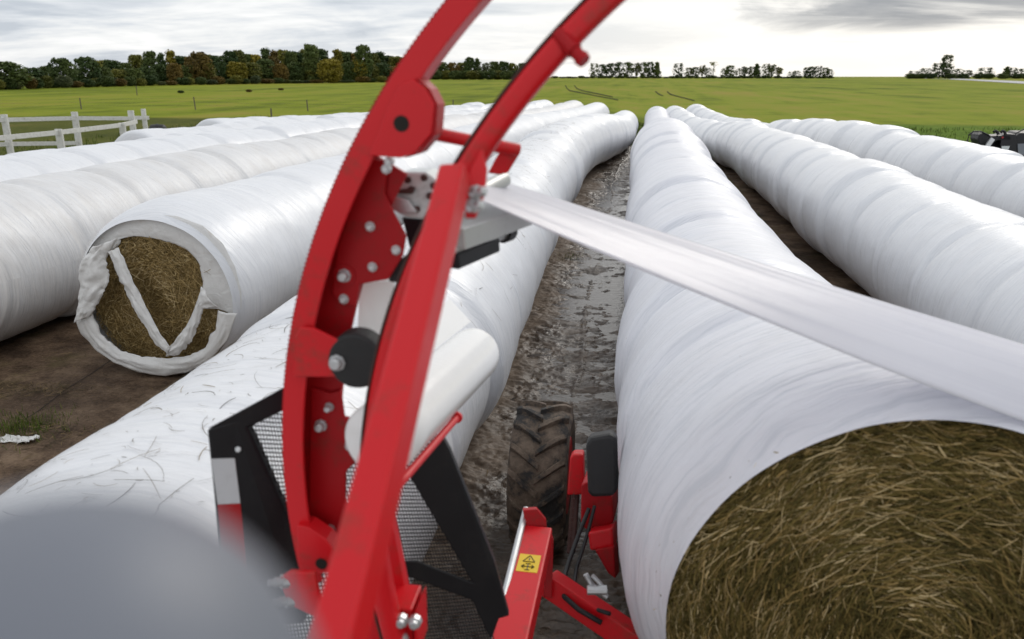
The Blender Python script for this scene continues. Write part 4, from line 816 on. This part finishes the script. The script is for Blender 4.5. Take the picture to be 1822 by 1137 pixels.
# ------------------------------------------------------------------ fences and small things
def plank_fences():
    def P(px, d): r = ray(px, 220); k = d; p = EYE + r * k; return np.array([p[0], p[1], float(T(p[0], p[1]))])
    def run(posts, rails, label):
        root = empty('plank_fence', posts[0], label, 'fence', 'white plank fences')
        for p, h, w in posts_h(posts): 
            MB().beam(p - np.array([0, 0, .1]), p + np.array([random.uniform(-.02, .02), 0, h]), w, .11, RGT).build('post', M['wood'], root, bevel=0.01)
        for a, b, za, zb in rails:
            MB().beam(a + np.array([0, -.07, za]), b + np.array([0, -.07, zb]), .17, .04, (0, 0, 1)).build('rail', M['wood'], root, bevel=0.006)
        return root
    hh = {}
    def posts_h(ps): return [(p, hh[tuple(p)][0], hh[tuple(p)][1]) for p in ps]
    a, b, c, d = P(-150, 30.5), P(10, 33), P(135, 35.4), P(236, 36.8)
    e = P(258, 37.4)
    for p in (a, b, c, d, e): hh[tuple(p)] = (1.4 - p[2], .26)
    hh[tuple(e)] = (1.45 - e[2], .20)
    Z = lambda p, z: z - p[2]
    run([a, b, c, d, e], [(a, b, Z(a, 1.17), Z(b, 1.18)), (b, c, Z(b, 1.18), Z(c, 1.13)), (c, d, Z(c, 1.13), Z(d, 1.05)), (d, P(268, 37.6), Z(d, 1.08), Z(d, 1.06)), (a, b, .55, .58), (b, c, .58, .5)], 'taller white plank fence with square posts at the left edge')
    f, g, h = P(-30, 26), P(103, 29.2), P(217, 33.2)
    i = P(246, 35.5)
    for p in (f, g, h, i): hh[tuple(p)] = (1.02 - p[2] + .03, .25)
    hh[tuple(i)] = (.9, .1)
    run([f, g, h], [(f, g, Z(f, .92), Z(g, .93)), (g, h, Z(g, .93), Z(h, .96)), (h, i, Z(h, .96), Z(i, .98))], 'low white plank fence slanting in front of the taller plank fence')
    p = P(279, 39.5)
    m = MB().lathe(p + np.array([-.38, 0, .62 + .25 - p[2] * 0]), RGT, [(0, .10), (.02, .24), (.08, .30), (.30, .31), (.36, .34), (.42, .31), (.66, .30), (.73, .24), (.76, .10)], 28)
    tank = m.build('black_drum', M['rubber'], None, smooth=True); tag(tank, 'black plastic drum lying on a stand behind the end of the white fence', 'drum')
    for dx in (-.25, .25):
        for dy in (-.2, .2): MB().beam(p + RGT * dx + np.array([0, dy, -.05]), p + RGT * dx + np.array([0, dy * .7, .65]), .06, .06).build('leg', M['black'], tank)
plank_fences()
def wire_fence():
    pts = [(-60, 196), (145, 195), (348, 195.5), (548, 198), (690, 199.5), (806, 196.5), (930, 197)]
    root = None; tops = []
    for k, q in enumerate(pts):
        p = onT(*q)
        if root is None: root = empty('wire_fence', p, 'thin wire fence with weathered posts across the left field', 'fence')
        h = 1.15 + 0.12 * ((k * 37) % 5 - 2) / 2; b = p + np.array([random.uniform(-.06, .06), 0, h]); MB().tube([p - np.array([0, 0, .2]), b], .055, 8).build('post', M['post'], root); tops.append((p, b))
    for f in (.35, .62, .9):
        m = MB()
        for (p, b), (p2, b2) in zip(tops, tops[1:]):
            A = p + (b - p) * f; B = p2 + (b2 - p2) * f; m.tube([A, (A + B) / 2 - np.array([0, 0, .04]), B], .007, 5)
        m.build('wire', M['post'], root)
    for k, (q, h, lab) in enumerate((((483, 208.5), .75, 'short stub post standing alone just behind the left bale rows'), ((244, 170), 1.5, 'lone thin post far out in the field before the wood'))):
        p = onT(*q); o = MB().lathe(p - np.array([0, 0, .2]), (0.02, 0, 1), [(0, .07), (.2 + h * .9, .065), (.2 + h, .05)], 10).build('field_post', M['post'], None); tag(o, lab, 'post')
wire_fence()
def implement():
    d = 19.5; root = empty('farm_implement', at(1775, 275, d) * np.array([1, 1, 0]), 'black tractor implement with wire hoop parked behind the rightmost row', 'implement')
    A = lambda x, y, dd=0: at(x, y, d + dd)
    hoop = [(1722, 262), (1721, 250), (1724, 240), (1732, 234), (1745, 234), (1758, 240), (1766, 246)]
    h = MB().tube([A(*q) for q in hoop], .018, 8).build('hoop', M['black'], root)
    mm = MB()
    for k in range(8): mm.tube([A(1723 + k * 5, 262), A(1724 + k * 5, 236 + abs(k - 3))], .003, 4)
    for k in range(5): mm.tube([A(1722, 240 + k * 5), A(1760, 242 + k * 5)], .003, 4)
    mm.build('hoop_mesh', M['black'], h)
    MB().prism([A(*q) for q in ((1742, 240), (1750, 236), (1762, 242), (1798, 240), (1800, 250), (1775, 250), (1765, 256), (1744, 258), (1740, 248))], (0, .5, 0)).build('boom', M['black'], root, bevel=.02)
    MB().beam(A(1766, 247, -.15), A(1751, 268, -.15), .10, .06, RGT).build('strut', M['steel'], root)
    MB().prism([A(*q) for q in ((1782, 241), (1790, 238), (1808, 239), (1812, 275), (1785, 275), (1780, 258))], (.1, .7, 0)).build('body', M['black'], root, bevel=.02)
    MB().prism([A(*q, -.02) for q in ((1782.5, 260), (1797, 260), (1790, 276), (1782.5, 276))], (0, .03, 0)).build('panel', M['tape_w'], root)
    MB().prism([A(*q) for q in ((1808, 242), (1816, 236), (1850, 236), (1850, 285), (1806, 285))], (.1, .9, 0)).build('body', M['black'], root, bevel=.03)
    MB().prism([A(*q, -.02) for q in ((1811, 256), (1835, 255), (1835, 275), (1812, 276))], (0, .03, 0)).build('panel', M['grey'], root)
    for x in (1772, 1785): MB().tube([A(x + 4, 240), A(x + 3, 235), A(x - 1, 233), A(x - 4, 235)], .035, 8).build('hook', M['black'], root)
    MB().lathe(A(1783, 245, -.03), -FWD, [(0, .022), (.03, .022)], 12).build('lamp', M['tape_r'], root)
    MB().tube([A(1806, 238), A(1822, 230), A(1850, 222)], .015, 6).build('hose', M['black'], root)
    MB().prism([A(*q, .2) for q in ((1740, 250), (1782, 250), (1790, 285), (1745, 285))], (0, .3, 0)).build('chassis', M['black'], root, bevel=.02)
    for dx in (1750, 1800): MB().beam(A(dx, 270, .4), np.array([*A(dx, 290, .4)[:2], float(T(*A(dx, 290, .4)[:2])) - .05]), .12, .12).build('leg', M['black'], root)
implement()

# ------------------------------------------------------------------ trees
def crown_mesh(name, seed, n, shape, leaf=0.034, clumps=26):
    """unit-high crown of many small leaf faces gathered in clumps; the base of the tree is at z = 0"""
    g = np.random.default_rng(seed); V = []; cen = []
    for k in range(clumps):
        while True:
            z = g.uniform(0.03, 0.96); r = shape(z) * g.uniform(0.75, 1.12)
            if g.random() < r / 0.36 + 0.15: break
        a = g.random() * 6.283; q = r * math.sqrt(g.uniform(0.15, 1)) * 0.86; cen.append((q * math.cos(a), q * math.sin(a), z, g.uniform(0.05, 0.12)))
    per = int(n * 0.72) // clumps
    for x, y, z, r in cen:
        d = g.normal(0, 1, (per, 3)); d /= np.linalg.norm(d, axis=1)[:, None]; p = np.array([x, y, z]) + d * (r * g.random(per) ** 0.45)[:, None] * (1, 1, .8)
        e1 = g.normal(0, 1, (per, 3)); e1 /= np.linalg.norm(e1, axis=1)[:, None]; e2 = np.cross(e1, d + 0.4 * g.normal(0, 1, (per, 3))); e2 /= np.linalg.norm(e2, axis=1)[:, None] + 1e-6
        s = (leaf * (0.6 + 0.8 * g.random(per)))[:, None] * 0.5
        V.append(np.stack([p - e1 * s - e2 * s, p + e1 * s - e2 * s * .6, p + e1 * s + e2 * s, p - e1 * s * .6 + e2 * s], 1))
    m_ = int(n * 0.28); zz = g.uniform(0.04, 0.97, m_); rr = np.array([shape(q) for q in zz]) * np.sqrt(g.random(m_)) * 1.05; aa = g.random(m_) * 6.283
    p = np.stack([rr * np.cos(aa), rr * np.sin(aa), zz], -1); e1 = g.normal(0, 1, (m_, 3)); e1 /= np.linalg.norm(e1, axis=1)[:, None]; e2 = np.cross(e1, g.normal(0, 1, (m_, 3))); e2 /= np.linalg.norm(e2, axis=1)[:, None] + 1e-6
    s = (leaf * (0.5 + 0.7 * g.random(m_)))[:, None] * 0.5; V.append(np.stack([p - e1 * s - e2 * s, p + e1 * s - e2 * s * .6, p + e1 * s + e2 * s, p - e1 * s * .6 + e2 * s], 1))
    V = np.concatenate([q.reshape(-1, 3) for q in V]); V[:, 2] = np.maximum(V[:, 2], 0.02)
    me = bpy.data.meshes.new(name); F = np.arange(len(V)).reshape(-1, 4)
    me.from_pydata(V.tolist(), [], F.tolist()); me.materials.append(LEAF['dark']); return me
def trunk_mesh(name, seed, h=0.75, r=0.022, limbs=7, low=0.3):
    g = random.Random(seed); m = MB(); m.tube([(0, 0, -0.02), (.01, 0, h * .5), (-.01, .01, h)], [r, r * .7, r * .2], 7)
    for k in range(limbs):
        z = low + (h - low) * k / limbs; a = g.random() * 6.28; L = g.uniform(.10, .22); m.tube([(0, 0, z), (math.cos(a) * L * .5, math.sin(a) * L * .5, z + L * .35), (math.cos(a) * L, math.sin(a) * L, z + L * .75)], [r * .45, r * .3, r * .1], 5)
    me = bpy.data.meshes.new(name); me.from_pydata(m.v, [], m.f); me.materials.append(M['bark']); return me
round_ = lambda z: 0.40 * math.sqrt(max(0, 1 - ((z - .52) / .50) ** 2)) + .02
oval = lambda z: 0.27 * math.sqrt(max(0, 1 - ((z - .52) / .52) ** 2)) + .02
cone = lambda z: max(0.03, 0.24 * (1 - z) ** 0.7 + .03)
high = lambda z: 0.30 * math.sqrt(max(0, 1 - ((z - .66) / .36) ** 2)) + .005
umb = lambda z: 0.30 * max(0, 1 - ((z - .85) / .16) ** 2) + .001
CR = [crown_mesh('crown_round', 1, 7000, round_, .046, 62), crown_mesh('crown_round', 2, 7000, round_, .046, 56), crown_mesh('crown_oval', 3, 6000, oval, .040, 54), crown_mesh('crown_oval', 4, 6000, oval, .040, 46),
      crown_mesh('crown_narrow', 5, 5000, cone, .036, 46), crown_mesh('crown_high', 6, 2600, high, .034, 26), crown_mesh('crown_umbrella', 7, 420, umb, .034, 10), crown_mesh('crown_dense', 8, 8000, round_, .044, 80), crown_mesh('crown_airy', 9, 2600, oval, .036, 30), crown_mesh('crown_airy', 10, 2600, round_, .034, 32)]
TR = [trunk_mesh('trunk', 1), trunk_mesh('trunk', 2, .7, .02, 6, .25), trunk_mesh('trunk', 3, .92, .018, 12, .45)]
def tree(px, ytop, ybase, wpx, Y, var, leaf, label, group, cat='tree', name='tree'):
    X = tx(px, Y); z = float(T(X, Y)); d = float(np.dot(np.array([X, Y, z]) - EYE, FWD)); s = d / FPX
    h = max(1.0, (2.9 + Y * 0 - z) + 0.0 + (136 - ytop) * s * 1.0)
    w = wpx * s
    root = empty(name, (X, Y, z), label, cat, group)
    wid = {0: .80, 1: .80, 2: .56, 3: .56, 4: .46, 5: .60, 6: .60, 7: .80, 8: .56, 9: .80}[var]
    rz = random.random() * 6.28
    for nm, me, mt in (('trunk', TR[2 if var in (5, 6) else var % 2], M['bark']), ('crown', CR[var], LEAF[leaf])):
        o = bpy.data.objects.new(nm, me); COL.objects.link(o); o.parent = root; o.scale = (w / wid, w / wid, h); o.rotation_euler = (0, 0, rz)
        o.material_slots[0].link = 'OBJECT'; o.material_slots[0].material = mt
    return root
def trees():
    names = {'dark': 'dark green', 'olive': 'olive green', 'gold': 'yellow gold', 'rust': 'rust brown', 'grey': 'grey green'}
    yw = lambda px: 165 + (px / 700.0) * 150
    # left wood, trees that stand out first
    sp = [(6, 112, 85, 0, 'dark', 'dark broad tree cut by the left edge of the photo'), (58, 121, 44, 1, 'dark', 'low dark bushy tree, second from the left edge in the wood'), (112, 106, 46, 0, 'dark', 'dark tree with domed crown standing apart near the left edge'),
          (158, 103, 42, 1, 'dark', 'broad dark tree at the left end of the wood, right of the domed one'), (588, 106, 44, 7, 'gold', 'round yellow green tree standing in front of the wood'), (357, 96, 46, 0, 'rust', 'orange brown tree in the middle of the wood'), (557, 81, 30, 3, 'dark', 'tallest dark tree rising above the wood behind the round yellow one'), (649, 82, 30, 3, 'dark', 'tall dark tree topping the right end of the wood')]
    for px, yt, w, v, c, lab in sp: tree(px, yt, 0, w, yw(px) - (12 if c == 'gold' else 4), v, c, lab, 'trees of the left wood')
    bk = [(20, 135), (-30, 120), (-60, 110), (85, 118), (135, 124), (180, 108), (202, 110), (226, 112), (246, 96), (270, 91), (290, 97), (308, 92), (328, 98), (345, 100), (372, 98), (388, 98), (412, 92), (427, 92), (440, 98), (455, 95), (476, 88), (490, 94), (505, 93), (520, 96), (532, 93), (545, 92), (570, 88), (603, 94), (618, 96), (634, 95), (664, 94), (678, 97), (692, 98), (706, 100), (720, 100)]
    for k, (px, yt) in enumerate(bk):
        c = ['dark', 'olive', 'dark', 'gold', 'dark', 'rust', 'olive', 'dark'][k % 8] if px > 300 else ['dark', 'dark', 'olive'][k % 3]
        tree(px, yt + random.uniform(-3, 3), 0, random.uniform(26, 38), yw(px) + random.uniform(4, 22), random.choice([1, 2, 3, 3, 2, 4]), c, names[c] + ' tree packed among others in the body of the left wood', names[c] + ' trees of the left wood')
    fr = [(70, 128), (186, 122), (212, 125), (238, 122), (262, 118), (285, 114), (312, 112), (338, 116), (368, 114), (395, 110), (422, 108), (448, 112), (474, 110), (500, 112), (526, 110), (552, 112), (622, 112), (640, 110), (660, 112), (682, 114), (700, 116)]
    for k, (px, yt) in enumerate(fr):
        c = ['dark', 'olive', 'dark', 'gold', 'olive', 'dark', 'rust'][k % 7] if px > 280 else ['dark', 'dark', 'olive'][k % 3]
        tree(px, yt + random.uniform(-5, 4), 0, random.uniform(26, 38), yw(px) - 2 + random.uniform(-4, 3), random.choice([0, 1, 3, 2]), c, names[c] + ' lower tree along the front edge of the left wood', names[c] + ' front trees of the left wood')
    for k, px in enumerate(range(-20, 720, 17)):
        c = ['dark', 'olive', 'dark', 'grey', 'rust'][k % 5]
        tree(px + random.uniform(-6, 6), 140 + random.uniform(-6, 5), 0, random.uniform(18, 30), yw(px) - 9 + random.uniform(-2, 2), 7, c, names[c] + ' low bush in the fringe at the foot of the left wood', names[c] + ' bushes at the foot of the left wood', 'bush', 'bush')
    # middle belt seen between the two arms
    for k, (px, yt, w, v, c) in enumerate([(735, 110, 30, 0, 'olive'), (752, 112, 24, 2, 'dark'), (770, 112, 24, 2, 'dark'), (788, 111, 22, 3, 'dark'), (806, 113, 26, 0, 'rust'), (822, 112, 22, 2, 'olive'), (836, 103, 20, 3, 'dark'), (850, 106, 18, 4, 'dark'), (866, 113, 22, 5, 'grey'), (880, 110, 20, 2, 'dark'), (896, 110, 20, 3, 'dark'), (912, 114, 24, 0, 'olive'), (930, 114, 24, 0, 'dark')]):
        tree(px, yt, 0, w, 430 + (k % 3) * 5, v, c, names[c] + ' tree in the belt seen between the two red arms', names[c] + ' trees of the middle belt')
        tree(px + 6, 126, 0, 26, 424 + (k % 2) * 3, 7, 'dark' if k % 3 else 'olive', 'low bush under the belt of trees between the two red arms', 'bushes under the middle belt', 'bush', 'bush')
    # thin line of trees along the far edge of the field
    Z = lambda x: 960 + x / 2.114
    line = [(205, 72, 24, 0, 'grey'), (235, 76, 24, 3, 'dark'), (268, 72, 24, 3, 'grey'), (298, 68, 22, 3, 'dark'), (330, 68, 26, 2, 'dark'), (392, 68, 22, 3, 'dark'), (415, 67, 18, 3, 'dark'), (440, 70, 18, 4, 'dark'), (520, 72, 26, 0, 'dark'), (560, 88, 20, 2, 'grey'), (585, 86, 20, 2, 'dark'), (632, 88, 20, 0, 'dark'), (695, 90, 20, 0, 'dark'), (716, 80, 24, 2, 'dark'), (750, 90, 20, 0, 'grey'), (770, 85, 18, 5, 'grey'), (796, 84, 18, 3, 'grey'), (815, 76, 18, 4, 'dark'), (850, 74, 22, 0, 'grey'), (872, 78, 20, 5, 'grey'), (945, 102, 18, 0, 'dark'), (966, 99, 20, 0, 'dark'), (1003, 87, 18, 3, 'dark'), (1020, 84, 20, 2, 'dark'), (1045, 82, 22, 0, 'dark'), (1072, 88, 18, 2, 'dark'), (1090, 93, 16, 0, 'dark')]
    for zx, zy, w, v, c in line: tree(Z(zx), 79 + zy / 2.114, 0, w * 0.85, 545, {0: 9, 2: 8, 3: 8}.get(v, v), c, names[c] + ' tree in the thin line along the far field edge', names[c] + ' trees of the far line')
    for zx, zy, w, v, lab in ((365, 70, 18, 5, 'thin see-through tree between the two thick clumps of the far line'), (652, 64, 20, 6, 'tall bare tree with flat umbrella top in the far line'), (610, 78, 14, 5, 'slim open tree left of the bare umbrella tree'), (898, 85, 16, 5, 'small sparse tree right of the last tall pair in the far line')):
        tree(Z(zx), 80 + zy / 2.114, 0, w, 545, v, 'olive', lab, 'sparse trees of the far line')
    for k, zx in enumerate(list(range(60, 1100, 23))):
        tree(Z(zx + random.uniform(-6, 6)), 80 + random.uniform(115, 121) / 2.114, 0, random.uniform(10, 16), 541 + random.uniform(-2, 2), 7, 'dark' if k % 3 else 'grey', 'low hedge bush at the foot of the far tree line', 'hedge bushes of the far line', 'bush', 'bush')
    big = [(1405, 100, 24, 0, 'grey', 'low tree at the left end of the right hand clump'), (1448, 90, 26, 0, 'dark', 'middle sized tree left of the big right hand tree'), (1500, 72, 34, 1, 'dark', 'broad lower half of the twin tree in the right hand clump'), (1525, 42, 24, 3, 'grey', 'tallest tree on the right skyline with an open top'), (1568, 92, 26, 0, 'dark', 'round tree just right of the tallest right hand tree'), (1610, 97, 14, 3, 'grey', 'slim small tree standing alone right of the clump'), (1672, 88, 32, 0, 'dark', 'wide rounded tree alone between the clump and the right edge'), (1752, 86, 16, 4, 'dark', 'narrow tree at the start of the last clump by the right edge'), (1776, 88, 18, 0, 'dark', 'rounded tree second in the last clump by the right edge'), (1808, 92, 28, 0, 'dark', 'tree cut by the right edge of the photo')]
    for zx, zy, w, v, c, lab in big: tree(Z(zx), 79 + zy / 2.114, 0, w, 520, {0: 9, 1: 9, 3: 8}.get(v, v), c, lab, 'trees on the right skyline')
    for k, zx in enumerate((1395, 1420, 1435, 1470, 1545, 1590, 1650, 1690, 1740, 1795, 1830)): tree(Z(zx), 80 + 108 / 2.114, 0, 20, 516, 7, 'dark', 'low bush among the trees on the right skyline', 'bushes on the right skyline', 'bush', 'bush')
    # lone low shrubs out in the left field
    for px, py, w, lab in ((322, 166, 9, 'tiny dark shrub alone in the middle of the left field'), (443, 164, 9, 'small brown clump in the left field before the wood'), (500, 161, 9, 'low brown clump right of the other brown clump in the left field')):
        p = onT(px, py); o = empty('shrub', p, lab, 'shrub')
        c = bpy.data.objects.new('foliage', CR[7]); COL.objects.link(c); c.parent = o; c.scale = (1.5, 1.2, .5); c.material_slots[0].link = 'OBJECT'; c.material_slots[0].material = LEAF['rust' if 'brown' in lab else 'dark']
trees()
